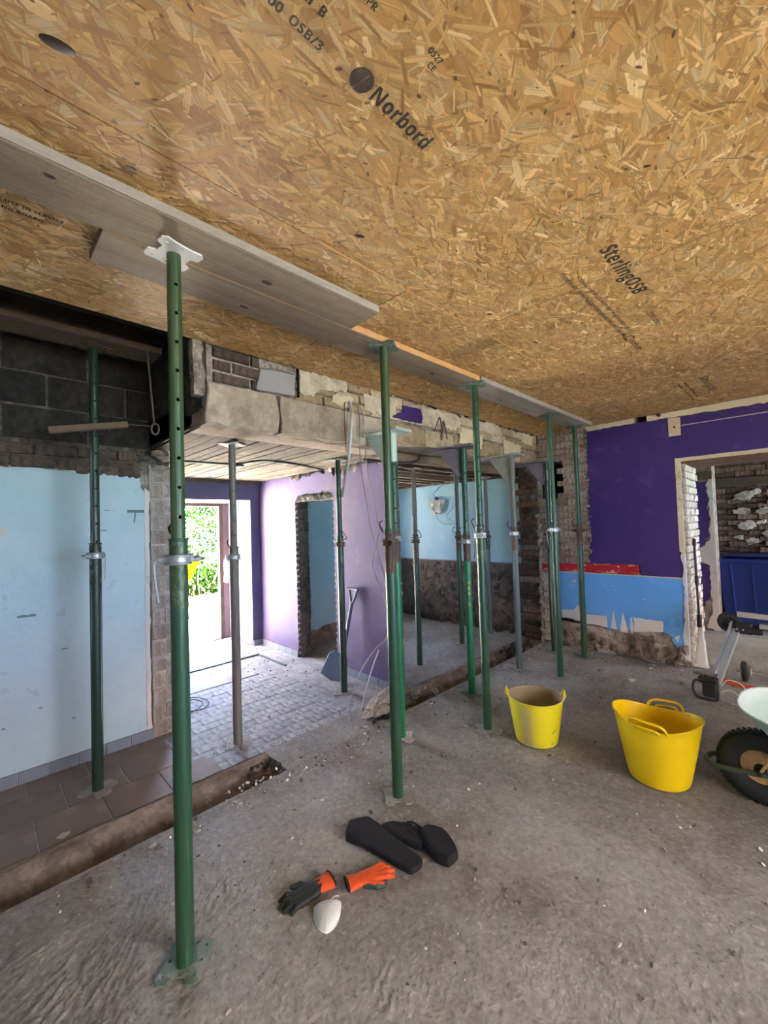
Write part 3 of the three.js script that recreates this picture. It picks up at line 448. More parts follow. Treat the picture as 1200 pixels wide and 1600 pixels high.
// ---------------------------------------------------------------- beam over the removed wall
const wb = struct('wall_middle');
{
  const Z = -2.33;
  part('core', wb, span(0.95, 5.07, 2.20, 3.15, -2.62, Z - 0.022), M.mortar);
  // two cast lintels, the joint between them broken away
  part('cast_lintel', wb, slab('z', Z - 0.1, jag([[0.93, 2.095, 0.01], [1.385, 2.105, 0.012], [1.40, 2.22, 0.012], [1.375, 2.345, 0.006], [0.945, 2.335, 0.006]], 0.01, 0.06, 91), 0.108, [], 0.008), M.lintel);
  part('cast_lintel', wb, slab('z', Z - 0.1, jag([[1.41, 2.105, 0.008], [2.42, 2.12, 0.006], [2.42, 2.335, 0.002], [1.41, 2.345, 0.008], [1.412, 2.22, 0.012]], 0.008, 0.06, 92), 0.106, [], 0.006), M.lintel);
  part('soffit', wb, span(0.95, 2.45, 2.10, 2.20, -2.62, Z - 0.09), M.lintel); part('soffit', wb, span(2.42, 5.05, 2.178, 2.21, -2.62, Z - 0.04), M.lintel);
  { const r = rng(4); for (let i = 0; i < 22; i++) part('crumb', wb, rocks[i % 6], M.darkBricks[i % 5], [1.405 + (r() - 0.5) * 0.03, 2.11 + r() * 0.23, Z - 0.03], [r() * 3, r() * 3, 0]).scale.setScalar(0.008 + r() * 0.014); }
  // blockwork: brown bricks at the open end, pale limewashed blocks beyond
  brickField(wb, 'z', Z - 0.004, 0.985, 1.27, 2.35, 2.57, { mats: M.darkBricks, seed: 71, d: 0.05, jit: 0.003, joint: 0.014, len: 0.22, h: 0.058, proud: 0.004 });
  brickField(wb, 'z', Z - 0.004, 1.27, 1.53, 2.295, 2.36, { mats: M.darkBricks, seed: 72, d: 0.05, jit: 0.005, joint: 0.014, len: 0.19, h: 0.05 });
  brickField(wb, 'z', Z, 1.53, 2.42, 2.345, 2.57, { mats: M.paleBlocks, seed: 73, d: 0.05, jit: 0.004, joint: 0.01, len: 0.215, h: 0.065, proud: 0.006 });
  brickField(wb, 'z', Z, 2.42, 5.04, 2.182, 2.345, { mats: M.paleBlocks, seed: 74, d: 0.05, jit: 0.003, joint: 0.007, len: 0.43, h: 0.152, proud: 0.005 });
  brickField(wb, 'z', Z, 2.42, 5.04, 2.355, 2.56, { mats: M.paleBlocks, seed: 75, d: 0.05, jit: 0.004, joint: 0.009, len: 0.3, h: 0.088, proud: 0.007 });
  // skins of old plaster left on the blocks
  const skin = (pts, m, s, t = 0.007) => part('plaster_skin', wb, slab('z', Z + 0.002, jag(pts, 0.014, 0.035, s), t), m);
  skin([[1.55, 2.40], [1.66, 2.38], [1.72, 2.45], [1.95, 2.47], [1.96, 2.55], [1.55, 2.55]], M.lime, 101); skin([[1.80, 2.37], [2.0, 2.36], [2.02, 2.44], [1.86, 2.45]], M.cream, 102);
  skin([[2.12, 2.38], [2.44, 2.36], [2.5, 2.49], [2.12, 2.5]], M.lime, 103); skin([[2.80, 2.40], [3.3, 2.38], [3.42, 2.47], [3.2, 2.53], [2.82, 2.53]], M.lime, 104); skin([[3.35, 2.26], [3.75, 2.25], [3.8, 2.40], [3.4, 2.42]], M.cream, 105); skin([[3.6, 2.43], [4.2, 2.44], [4.1, 2.545], [3.7, 2.54]], M.lime, 106); skin([[4.2, 2.25], [4.55, 2.25], [4.6, 2.38], [4.22, 2.4]], M.cream, 107); skin([[4.62, 2.42], [4.9, 2.41], [4.92, 2.53], [4.66, 2.54]], M.cream, 108);
  part('painted_patch', wb, slab('z', Z + 0.003, jag([[2.43, 2.372, 0.006], [2.56, 2.368, 0.003], [2.79, 2.37, 0.003], [2.80, 2.43, 0.004], [2.775, 2.495, 0.002], [2.55, 2.485, 0.01], [2.565, 2.43, 0.01]], 0.004, 0.02, 109), 0.017), M.purple);
  // open pocket with a pale stuffed sack
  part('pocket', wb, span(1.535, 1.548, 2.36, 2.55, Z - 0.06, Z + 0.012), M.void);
  { const r = rng(14); for (let i = 0; i < 40; i++) part('crumb', wb, rocks[i % 6], i % 2 ? M.pale[i % 4] : M.darkBricks[i % 5], [1.6 + r() * 3.4, 2.53 + r() * 0.025, Z - 0.006], [r() * 3, r() * 3, 0]).scale.set(0.03 * r() + 0.01, 0.008 + r() * 0.014, 0.016); }
  // upright timber remnant and dark gap at the open end
  part('post', wb, slab('z', Z - 0.05, jag([[0.872, 2.25, 0.006], [0.925, 2.25, 0.012], [0.928, 2.33, 0.012], [0.915, 2.56, 0], [0.865, 2.56, 0.003]], 0.006, 0.04, 110), 0.055), M.mortar);
  part('gap_lining', wb, span(0.925, 0.95, 2.2, 3.15, -2.62, Z - 0.03), M.soot);
}
// ---------------------------------------------------------------- void above the low wall, far left
const wv = struct('wall_void');
{
  part('masonry', wv, span(-3.0, 1.09, 1.93, 3.15, -3.75, -3.445), M.darkMortar);
  brickField(wv, 'z', -3.425, -1.2, 0.98, 2.12, 3.1, { mats: M.blocks, seed: 81, d: 0.06, jit: 0.005, joint: 0.016, len: 0.43, h: 0.2, proud: 0.008 });
  brickField(wv, 'z', -3.42, -1.2, 0.86, 1.935, 2.11, { mats: M.darkBricks, seed: 82, d: 0.06, jit: 0.008, joint: 0.014, len: 0.215, h: 0.07, proud: 0.012 });
  part('side', wv, span(0.95, 1.09, 2.125, 3.15, -3.45, -2.6), M.soot);
  for (let i = 0; i < 4; i++) part('joist', wv, span(-3.0, 0.95, 2.86, 3.05, -3.36 + i * 0.3, -3.31 + i * 0.3), M.joist);
}
// ---------------------------------------------------------------- pale blue wall with its tiled skirting and the torn pier
const wh = struct('wall_side');
{
  const Z = -3.42;
  part('masonry', wh, span(-3.0, 1.08, -0.1, 1.94, -3.6, Z - 0.012), M.mortar);
  part('plaster', wh, slab('z', Z - 0.012, jag([[-3.0, 0, 0], [0.905, 0, 0.001], [0.91, 1.80, 0.004], [0.885, 1.83, 0.01], [0.88, 1.915, 0.016], [0.6, 1.925, 0.008], [-3.0, 1.93, 0]], 0.004, 0.03, 121), 0.014), M.blueWall);
  const tg = [1, 2, 3].map((s) => brickGeo(0.146, 0.074, 0.016, 0.0008, s + 400, 0.003)); const r = rng(22);
  for (let x = -1.6; x < 0.9; x += 0.15) part('skirting_tile', wh, tg[Math.floor(r() * 3)], M.skirt, [x + 0.075, 0.037, Z + 0.008]);
  part('plaster_edge', wh, slab('z', Z - 0.01, jag([[0.905, 0.02], [0.935, 0, 0.006], [0.94, 1.8, 0.008], [0.908, 1.83]], 0.003, 0.05, 122), 0.018), M.shell);
  part('pier_core', wh, span(0.94, 1.086, 0, 2.0, Z - 0.1, Z + 0.006), M.pierBricks[0]); part('corner_bead', wh, rod([0.943, 0.1, Z + 0.008], [0.943, 1.72, Z + 0.008], 0.004, 6), M.slate);
  brickField(wh, 'z', Z + 0.012, 0.948, 1.09, 0.0, 2.02, { mats: M.pierBricks, seed: 83, d: 0.16, jit: 0.006, joint: 0.007, len: 0.17, h: 0.11, proud: 0.007 });
  for (const [x, y, a, b] of [[0.2, 1.0, 0.09, 0.012], [0.62, 1.52, 0.05, 0.006], [0.66, 1.66, 0.06, 0.005], [0.42, 0.76, 0.03, 0.006], [0.3, 0.42, 0.02, 0.006], [0.13, 0.35, 0.015, 0.01], [0.47, 0.3, 0.02, 0.008]]) part('scuff', wh, slab('z', Z + 0.001, jag(rect(x, x + a, y, y + b), 0.003, 0.02, Math.round(x * 99)), 0.0022), M.slate);
  part('scar', wh, new THREE.CylinderGeometry(0.026, 0.03, 0.004, 9).rotateX(Math.PI / 2), M.shell, [0.135, 1.53, Z + 0.003]);
  part('lath_fringe', wh, slab('z', Z - 0.002, jag([[0.5, 1.915, 0.01], [0.88, 1.9, 0.016], [0.9, 1.96, 0.008], [0.5, 1.96, 0.004]], 0.014, 0.02, 123), 0.02), M.rawBricks[5]);
  // wall running back behind the pier
  part('return_wall', wh, span(0.86, 1.0, 0, 3.15, -5.1, -3.55), M.hallPurple);
  const g = [[1.01, 1.98, -3.40, 0.07], [1.04, 2.05, -3.38, 0.06], [0.99, 2.08, -3.36, 0.05]]; g.forEach((q, i) => part('brick', wh, rockGeo(140 + i), M.pierBricks[i], [q[0], q[1], q[2]]).scale.set(q[3], 0.035, 0.05));
}
// ---------------------------------------------------------------- hall: lath ceiling, purple walls, deep doorway
{
  const c = struct('ceiling'), r = rng(31);
  let x = 0.97; while (x < 2.72) { const w = 0.075 + r() * 0.05; part('ceiling_board', c, slab('y', 2.138 + (r() - 0.5) * 0.006, jag([[x, -2.58], [x + w - 0.011, -2.58], [x + w - 0.011, -5.05], [x, -5.05]], 0.003, 0.25, Math.round(x * 100)), 0.022), M.laths[Math.floor(r() * 3)]); x += w; }
  part('slab', c, span(0.95, 2.72, 2.146, 2.3, -5.1, -2.58), M.void);
  const hr = struct('wall_hall_right'), X = 2.70, j0 = -4.18, j1 = -3.49;
  part('masonry', hr, slab('x', 2.86, [[-5.1, 0], [j0, 0], [j0, 1.80], [j1, 1.80], [j1, 0], [-2.68, 0], [-2.68, 2.14], [-5.1, 2.14]], 0.148), M.stone);
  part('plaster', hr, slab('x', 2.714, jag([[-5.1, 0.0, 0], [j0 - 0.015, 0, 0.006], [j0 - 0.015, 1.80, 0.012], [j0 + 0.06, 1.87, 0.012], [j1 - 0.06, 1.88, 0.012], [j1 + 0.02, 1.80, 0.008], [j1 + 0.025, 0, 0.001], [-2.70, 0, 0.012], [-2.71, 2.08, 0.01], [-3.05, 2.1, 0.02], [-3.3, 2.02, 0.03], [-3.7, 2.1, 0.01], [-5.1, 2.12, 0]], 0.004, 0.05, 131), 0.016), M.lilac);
  { const rr = rng(61); for (let i = 0; i < 22; i++) part('lintel_rubble', hr, rocks[i % 6], M.pale[i % 4], [2.708, 1.805 + rr() * 0.05, lerp(j0 + 0.04, j1 - 0.02, i / 21)], [rr() * 3, rr() * 3, 0]).scale.set(0.02, 0.026, 0.034);
    for (let i = 0; i < 26; i++) { const y = 0.05 + i * 0.068; part('jamb_edge', hr, rocks[i % 6], M.pale[i % 4], [2.712, y, j1 + 0.012], [rr() * 3, 0, 0]).scale.set(0.016, 0.035, 0.014); part('jamb_edge', hr, rocks[(i + 2) % 6], M.pale[i % 4], [2.712, y, j0 - 0.008], [rr() * 3, 0, 0]).scale.set(0.016, 0.035, 0.012); }
    for (let i = 0; i < 44; i++) { const y = i * 0.049 + 0.02; part('broken_edge', hr, rocks[i % 6], i % 3 ? M.pale[i % 4] : M.mortar, [2.70 + rr() * 0.14, y, -2.69 + rr() * 0.02], [rr() * 3, rr() * 3, 0]).scale.set(0.022 + rr() * 0.02, 0.026 + rr() * 0.016, 0.012 + rr() * 0.012); }
    for (let i = 0; i < 20; i++) part('plaster_fragment', hr, rocks[i % 6], M.lime, [2.70, 2.06 + rr() * 0.06, -2.75 - rr() * 1.5], [rr() * 3, rr() * 3, 0]).scale.set(0.012, 0.02 + rr() * 0.03, 0.02 + rr() * 0.05); }
  brickField(hr, 'z', j0 + 0.012, 2.715, 2.86, 0.0, 1.8, { mats: M.stones, seed: 86, d: 0.03, jit: 0.006, joint: 0.012, len: 0.2, h: 0.12 });
  for (const [a, b] of [[-3.46, -2.71], [-5.06, -4.2]]) { let z = a; while (z < b - 0.03) { const L = Math.min(0.148, b - z); part('skirting_tile', hr, box(0.014, 0.072, L - 0.004), M.skirt, [2.692, 0.036, z + L / 2]); z += 0.15; } }
  // blue store room behind that opening
  const st = struct('wall_bath'); part('plaster', st, span(2.86, 3.9, 0.1, 2.3, -5.08, -4.56), M.bathBlue); part('footing', st, slab('z', -4.58, jag([[2.86, 0, 0], [3.9, 0, 0], [3.9, 0.24], [3.4, 0.2], [2.86, 0.09]], 0.015, 0.06, 133), 0.05), M.earth);
  part('plaster', st, slab('z', -5.066, rect(3.9, 5.3, 0, 2.3), 0.012, [rect(4.0, 4.7, 0.95, 2.0)]), M.bathBlue);
  { const w = struct('window'); part('window_frame', w, slab('z', -5.6, rect(4.0, 4.7, 0.95, 2.0), 0.06, [rect(4.06, 4.32, 1.01, 1.94), rect(4.38, 4.64, 1.01, 1.94)]), M.shell); }
  // outer wall with the doorway
  const hb = struct('wall_hall_back'), D0 = 1.62, D1 = 2.575, DH = 1.872;
  part('masonry', hb, slab('z', -5.79, [[-3.0, -0.3], [D0, -0.3], [D0, DH], [D1, DH], [D1, -0.3], [9.2, -0.3], [9.2, 3.15], [-3.0, 3.15]], 0.725, [rect(4.0, 4.7, 0.95, 2.0)]), M.revealPink);
  part('plaster', hb, slab('z', -5.066, [[0.9, 0], [D0, 0], [D0, DH], [D1, DH], [D1, 0], [2.72, 0], [2.72, 2.12], [0.9, 2.12]], 0.008), M.hallPurple);
  part('reveal_base', hb, slab('x', D1 + 0.001, jag([[-5.7, 0.0, 0], [-5.07, 0, 0], [-5.07, 0.20, 0.01], [-5.7, 0.17, 0]], 0.012, 0.05, 135), 0.003), M.hallPurple);
  part('head_strip', hb, span(0.95, 2.71, 2.075, 2.13, -5.06, -4.99), M.joist);
  part('skirting_tile', hb, span(2.58, 2.69, 0, 0.07, -5.058, -5.04), M.skirt);
  const d = struct('door'); part('door_frame', d, slab('z', -5.79, [[1.62, -0.05], [1.67, -0.05], [1.67, 1.825], [2.445, 1.825], [2.445, -0.05], [2.5, -0.05], [2.5, 1.88], [1.62, 1.88]], 0.07), M.frameBrown);
  part('jamb', d, span(2.5, D1, 0, DH, -5.79, -5.72), M.revealPink); part('threshold', d, span(1.62, 2.56, -0.05, 0.012, -5.86, -5.72), M.frameBrown);
  part('strike_plate', d, span(2.436, 2.446, 0.92, 1.06, -5.765, -5.735), M.rust); part('scar', d, slab('z', -5.72, jag([[2.49, 0.78], [2.56, 0.76], [2.58, 1.0], [2.53, 1.15], [2.5, 1.05]], 0.012, 0.04, 137), 0.006), M.white);
}
// ---------------------------------------------------------------- wash room: blue wall over rough stone, bare joists
{
  const b = struct('wall_bath'), X = 5.2;
  part('masonry', b, span(X + 0.012, 5.75, -0.1, 3.15, -5.1, -2.62), M.darkMortar);
  part('plaster', b, slab('x', X + 0.014, jag([[-5.06, 0.93, 0], [-2.62, 0.93, 0.006], [-2.62, 2.085, 0.004], [-5.06, 2.1, 0]], 0.004, 0.05, 141), 0.016), M.bathBlue);
  part('trim_line', b, span(X - 0.006, X + 0.01, 0.918, 0.934, -5.05, -2.62), M.mauve);
  const r = rng(71); let n = 0;
  part('rough_render', b, span(X + 0.004, X + 0.02, 0, 0.92, -5.06, -2.62), M.stone);
  for (n = 0; n < 240; n++) { const k = 0.5 + r(); part('rubble_stone', b, rocks[n % 6], M.stones[n % 5], [X + 0.018, 0.03 + r() * 0.86, -5.03 + r() * 2.4], [r() * 3, r() * 0.3, r() * 0.3]).scale.set(0.016 + r() * 0.016, 0.04 * k, 0.05 * k + r() * 0.02); }
  for (let i = 0; i < 34; i++) part('footing_stone', b, rocks[i % 6], M.stones[(i + 2) % 5], [X - 0.02 - r() * 0.08, 0.01 + r() * 0.05, -4.6 + r() * 2.0], [r() * 3, r() * 3, r() * 3]).scale.setScalar(0.02 + r() * 0.04);
  // toothed end of the removed wall
  const nib = struct('wall_nib');
  part('core', nib, span(5.04, 5.2, 0, 2.2, -2.6, -2.36), M.darkMortar);
  { const geos = bricksOf(0.215, 0.065, 0.2, 0.008), rr = rng(91); let row = 0; for (let y = 0.06; y < 2.14; y += 0.078, row++) { const ext = row % 2 ? 0.09 + rr() * 0.06 : 0.015 + rr() * 0.05; if (rr() < 0.08) continue; const m = part('brick', nib, geos[row % 6], y > 1.35 && y < 1.95 ? M.rawBricks[row % 3] : M.rawBricks[2 + row % 5], [5.06 - ext + 0.1, y, -2.475], [0, -Math.PI / 2 + (rr() - 0.5) * 0.12, 0]); m.scale.set(1.1, 1, 1); } 
    for (let i = 0; i < 40; i++) part('plaster_fragment', nib, rocks[i % 6], M.pale[i % 4], [4.985 + rr() * 0.05, 0.03 + i * 0.039, -2.335 + (rr() - 0.5) * 0.02], [rr() * 3, rr() * 3, 0]).scale.set(0.025 + rr() * 0.02, 0.03, 0.018);
    for (let i = 0; i < 22; i++) part('mortar_lump', nib, rocks[i % 6], M.rawBricks[i % 7], [4.95 + rr() * 0.08, 1.3 + rr() * 0.75, -2.38 - rr() * 0.2], [rr() * 3, rr() * 3, 0]).scale.setScalar(0.015 + rr() * 0.025); }
  const c = struct('ceiling');
  for (let i = 0; i < 7; i++) { const z = -2.72 - i * 0.3; part('joist', c, span(2.86, 5.2, 2.10 + (i % 3) * 0.012, 2.24, z - 0.045 - (i % 2) * 0.015, z + 0.02), i % 3 ? M.joist : M.timber); }
  part('board', c, span(2.72, 5.2, 2.24, 2.3, -5.1, -2.6), M.joist);
  const rr = rng(101); for (let i = 0; i < 14; i++) part('lath_end', c, box(0.05 + rr() * 0.2, 0.012, 0.03), M.laths[i % 3], [3.3 + rr() * 1.8, 2.1 + rr() * 0.02, -2.75 - rr() * 1.7], [rr() * 0.3, (rr() - 0.5) * 0.5, (rr() - 0.5) * 0.2]);
}
// ---------------------------------------------------------------- outside, beyond the door
{
  const g = struct('ground');
  const paving = mat({ map: limeTex(0xcfcbc0, 0xdcd8ce, 0xe8e5de, 0xaaa69b, 171, 1.6), bumpMap: roughBump, bumpScale: 0.03, roughness: 0.95 });
  part('gravel', g, span(-20, 26, -0.6, -0.16, -26, -5.79), paving); part('tarmac', g, span(-20, 26, -0.6, -0.16, 3.03, 20), mat({ color: 0x2b2c29, roughness: 0.95, bumpMap: roughBump, bumpScale: 0.01 }));
  const r = rng(111); for (let i = 0; i < 26; i++) part('kerb_stone', g, rocks[i % 6], M.stones[i % 5], [2.6 + i * 0.09, -0.12, -8.3 - (i % 4) * 0.05], [r() * 3, r() * 3, 0]).scale.set(0.08, 0.05, 0.06);
  for (let i = 0; i < 30; i++) part('kerb_stone', g, rocks[i % 6], M.pale[i % 4], [2.9 + i * 0.1, -0.06, -9.6 - (i % 5) * 0.04], [r() * 3, r() * 3, 0]).scale.set(0.12, 0.12, 0.1);
}

// ---------------------------------------------------------------- steel props
const csg = new Evaluator(); csg.useGroups = false; csg.attributes = ['position', 'normal', 'uv'];
function plateGeo() {
  const a = 0.076, n = 0.024, s = new THREE.Shape();
  const P = [[-a + 0.014, -a], [-0.03, -a + 0.006], [0.03, -a + 0.006], [a - 0.014, -a], [a, -a + 0.014], [a, -0.032], [a - n, -0.02], [a - n, 0.02], [a, 0.032], [a, a - 0.014], [a - 0.014, a], [0.03, a - 0.006], [-0.03, a - 0.006], [-a + 0.014, a], [-a, a - 0.014], [-a, 0.032], [-a + n, 0.02], [-a + n, -0.02], [-a, -0.032], [-a, -a + 0.014]];
  P.forEach((p, i) => (i ? s.lineTo(...p) : s.moveTo(...p)));
  for (const [x, y, r] of [[0.052, 0.052, 0.006], [-0.052, 0.052, 0.006], [0.052, -0.052, 0.006], [-0.052, -0.052, 0.006], [0.045, 0, 0.005], [-0.045, 0, 0.005], [0, 0.055, 0.007], [0, -0.055, 0.007]]) s.holes.push(new THREE.Path().absellipse(x, y, r, r * 0.8, 0, Math.PI * 2));
  return boxUV(new THREE.ExtrudeGeometry(s, { depth: 0.005, bevelEnabled: true, bevelThickness: 0.001, bevelSize: 0.001, bevelSegments: 1, curveSegments: 8 }).rotateX(-Math.PI / 2));
}
const PLATE = plateGeo();
const latheGeo = (pts, seg = 28) => new THREE.LatheGeometry(pts.map((p) => new THREE.Vector2(p[0], p[1])), seg);
const INNER = (() => { // inner tube with pin holes right through it, 1.3 m long, top at y = 0
  const b = new Brush(new THREE.LatheGeometry([[0.0205, -1.3], [0.0242, -1.3], [0.0242, 0], [0.0205, 0], [0.0205, -1.3]].map((p) => new THREE.Vector2(...p)), 28)); b.updateMatrixWorld();
  let out = b; for (let i = 0; i < 11; i++) { const h = new Brush(new THREE.CylinderGeometry(0.0068, 0.0068, 0.08, 10).rotateX(Math.PI / 2).translate(0, -0.12 - i * 0.105, 0)); h.updateMatrixWorld(); out = csg.evaluate(out, h, SUBTRACTION); }
  const g = out.geometry; g.clearGroups(); return g;
})();
const OUTER = (top) => latheGeo([[0.0302, 0.004], [0.0302, top - 0.3], [0.0302, top - 0.012], [0.0325, top - 0.010], [0.0325, top], [0.0265, top], [0.0265, top - 0.1]]);
const THREAD = (() => { const p = []; for (let i = 0; i <= 34; i++) p.push([i % 2 ? 0.0312 : 0.0304, -0.2 + i * 0.0068]); return latheGeo(p); })();
const COLLAR = latheGeo([[0.0315, -0.019], [0.044, -0.019], [0.046, -0.015], [0.046, -0.011], [0.0415, -0.009], [0.0415, 0.009], [0.046, 0.011], [0.046, 0.015], [0.044, 0.019], [0.0315, 0.019]], 30);
const LUG = new THREE.CapsuleGeometry(0.012, 0.018, 4, 10).rotateZ(Math.PI / 2).scale(1, 1, 0.55);
const RING = new THREE.TorusGeometry(0.016, 0.0035, 8, 20);
const HANDLE = tube([[-0.062, 0.0, 0], [-0.074, -0.002, 0.004], [-0.08, -0.02, 0.005], [-0.075, -0.09, 0.003], [-0.068, -0.15, 0]], 0.0036, 24, 8, 0.3);
const PIN = tube([[0, 0.028, -0.048], [0, 0.028, 0.04], [0.004, 0.03, 0.055], [0.03, 0.05, 0.06], [0.05, 0.09, 0.04], [0.035, 0.11, 0.02]], 0.0045, 40, 8);
const DIRT = rockGeo(77, 1, 0.3);
function makeProp(label, [x, z], H, o) {
  const { collar = 1.4, lower = M.green, upper = M.green, sleeve = M.rust, nut = M.galv, plates = M.plateGreen, top = plates, turn = 0, wire = false, dusty = false } = o;
  const t = thing('steel_prop', label, 'steel prop', [x, 0, z], turn, o.group || 'telescopic steel props holding up the ceiling');
  part('base_plate', t, PLATE, plates, [0, 0.003, 0], [0, 0.6, 0]);
  part('outer_tube', t, OUTER(collar + 0.075), lower);
  part('threaded_sleeve', t, THREAD, sleeve, [0, collar + 0.03, 0]);
  part('inner_tube', t, INNER, upper, [0, H - (o.bare ? 0.001 : 0.006), 0], [0, Math.atan2(-x, -z) - turn + (o.holes ?? 0.3), 0]);
  const c = part('collar_nut', t, COLLAR, nut, [0, collar, 0], [0, o.nutTurn ?? 0.8, 0]);
  for (const s of [-1, 1]) mesh('lug', LUG, nut, c).position.x = s * 0.053; const ring = mesh('ring', RING, nut, c); ring.position.set(0.07, 0, 0); ring.rotation.x = 1.2; mesh('handle', HANDLE, o.bar || nut, c);
  part('locking_pin', t, PIN, o.pin || M.rust, [0, collar + 0.015, 0], [0, o.pinTurn ?? 2.2, 0]);
  if (!o.bare) part('top_plate', t, PLATE, top, [0, H - 0.007, 0], [0, o.topTurn ?? 0.25, 0]);
  if (dusty) for (let i = 0; i < 5; i++) part('mortar_crust', t, DIRT, M.pale[i % 4], [Math.cos(i * 1.9) * 0.075, 0.004, Math.sin(i * 1.9) * 0.08], [0, i, 0]).scale.set(0.025 + i * 0.004, 0.012, 0.02);
  return t;
}
const ROW = 'props under the scaffold boards', ROW2 = 'props carrying bracket plates under the beam', ROW3 = 'props under the lower ceilings';
makeProp('green steel prop with a white top plate, the nearest and tallest of them all', [0.529, -1.584], 2.517, { lower: M.green, upper: M.olive, sleeve: M.olive, top: M.whitePlate, turn: 0.2, nutTurn: -0.75, group: ROW, topTurn: 0.0, holes: 0.25 });
makeProp('green prop with a brown rusty sleeve below its collar, standing behind the black garments', [1.672, -1.648], 2.517, { lower: M.green, upper: M.olive, sleeve: M.rust, nut: M.rust, plates: M.plateGrey, top: M.plateGreen, turn: 0.3, nutTurn: 0.6, group: ROW, holes: -1.35 });
makeProp('green prop with a bright silver collar, standing just beside the round yellow tub', [2.649, -1.681], 2.517, { lower: M.green, upper: M.green, sleeve: M.olive, nut: M.silver, bar: M.silver, plates: M.plateGrey, top: M.plateGreen, turn: 0.2, nutTurn: 3.8, group: ROW, dusty: true });
makeProp('green prop with a narrow white silver collar, before the bare brick corner', [3.984, -1.706], 2.517, { lower: M.green, upper: M.green, sleeve: M.green, nut: M.silver, bar: M.silver, plates: M.plateGrey, top: M.plateGreen, turn: 0.9, nutTurn: 3.6, group: ROW, dusty: true });
makeProp('green prop with a brown sleeve standing before the red rail and purple wall', [4.717, -1.746], 2.517, { collar: 1.37, lower: M.green, upper: M.green, sleeve: M.rust, nut: M.rust, plates: M.plateGreen, turn: 0.4, nutTurn: 1.0, group: ROW });
makeProp('green prop close behind the brown-sleeved one, under a pale green bracket plate', [2.158, -2.07], 2.155, { collar: 1.40, lower: M.bright, upper: M.green, sleeve: M.rust, nut: M.galv, bar: M.rust, plates: M.dustWhite, turn: 0.1, nutTurn: 0.9, group: ROW2, bare: true, dusty: true });
const lettered = makeProp('bright green prop with yellow lettering on its tube, under a dull mauve bracket plate', [3.103, -2.11], 2.155, { collar: 1.33, lower: M.bright, upper: M.green, sleeve: M.rust, nut: M.galv, bar: M.rust, plates: M.plateGreen, turn: 0.5, nutTurn: 1.2, group: ROW2, bare: true });
makeProp('grey brown prop under a whitish triangular bracket, by the toothed brick stub', [3.948, -2.104], 2.155, { collar: 1.37, lower: M.slate, upper: M.dusty, sleeve: M.brown, nut: M.silver, plates: M.plateGrey, turn: 0.3, nutTurn: 3.2, group: ROW2, bare: true, dusty: true });
makeProp('dark green prop in front of the black hole in the brick corner', [4.71, -2.077], 2.155, { collar: 1.33, lower: M.deepGreen, upper: M.deepGreen, sleeve: M.deepGreen, nut: M.rust, plates: M.plateGreen, turn: 0.6, nutTurn: 0.6, group: ROW2, bare: true });
makeProp('dark prop spotted with white paint, standing before the pale blue wall', [0.528, -2.984], 2.632, { collar: 1.372, lower: M.deepGreen, upper: M.deepGreen, sleeve: M.deepGreen, nut: M.galv, bar: M.galv, plates: M.plateGrey, top: M.rust, turn: 0.2, nutTurn: 3.6, dusty: true, group: ROW3 });
makeProp('dusty grey prop with a white top plate, on the hall pavers before the garden door', [1.33, -2.867], 2.112, { collar: 1.305, lower: M.dusty, upper: M.dusty, sleeve: M.dusty, nut: M.galv, bar: M.rust, plates: M.plateGrey, top: M.whitePlate, turn: 0.4, nutTurn: 3.6, group: ROW3, dusty: true });
makeProp('slim dark green prop beside the shovel at the lilac hall wall', [2.394, -2.997], 2.112, { collar: 1.335, lower: M.deepGreen, upper: M.deepGreen, sleeve: M.olive, nut: M.rust, bar: M.rust, plates: M.plateGrey, turn: 0.2, nutTurn: 3.6, pinTurn: 0.8, group: ROW3 });
makeProp('dark grey and green prop nearest the glass lamp on the blue wash room wall', [3.375, -2.94], 2.095, { collar: 1.31, lower: M.deepGreen, upper: M.dusty, sleeve: M.brown, nut: M.rust, bar: M.rust, plates: M.plateGrey, turn: 0.1, nutTurn: 0.6, pinTurn: 0.6, group: ROW3 });
makeProp('brown collared prop half hidden by the prop with yellow lettering', [4.31, -3.05], 2.095, { collar: 1.32, lower: M.green, upper: M.slate, sleeve: M.rust, nut: M.rust, plates: M.plateGrey, turn: 0.7, nutTurn: 0.2, group: ROW3 });
makeProp('dark speckled prop half hidden behind the prop with the bright silver collar', [4.93, -3.02], 2.095, { collar: 1.30, lower: M.slate, upper: M.dusty, sleeve: M.deepGreen, nut: M.rust, plates: M.plateGrey, turn: 0.4, nutTurn: 2.6, group: ROW3 });
{ const c = document.createElement('canvas'); c.width = 64; c.height = 256; const g = c.getContext('2d'); g.fillStyle = '#d8c24a'; g.font = 'bold 46px sans-serif'; ['H', 'B', 'H', '·', 'X'].forEach((s, i) => g.fillText(s, 14, 46 + i * 50));
  const t = finishTex(new THREE.CanvasTexture(c), true, 1, 1); const gm = new THREE.CylinderGeometry(0.0307, 0.0307, 0.24, 12, 1, true, -0.55, 1.1); part('lettering', lettered, gm, mat({ map: t, transparent: true, roughness: 0.6 }), [0, 0.88, 0], [0, -0.75 - 0.5, 0]); }

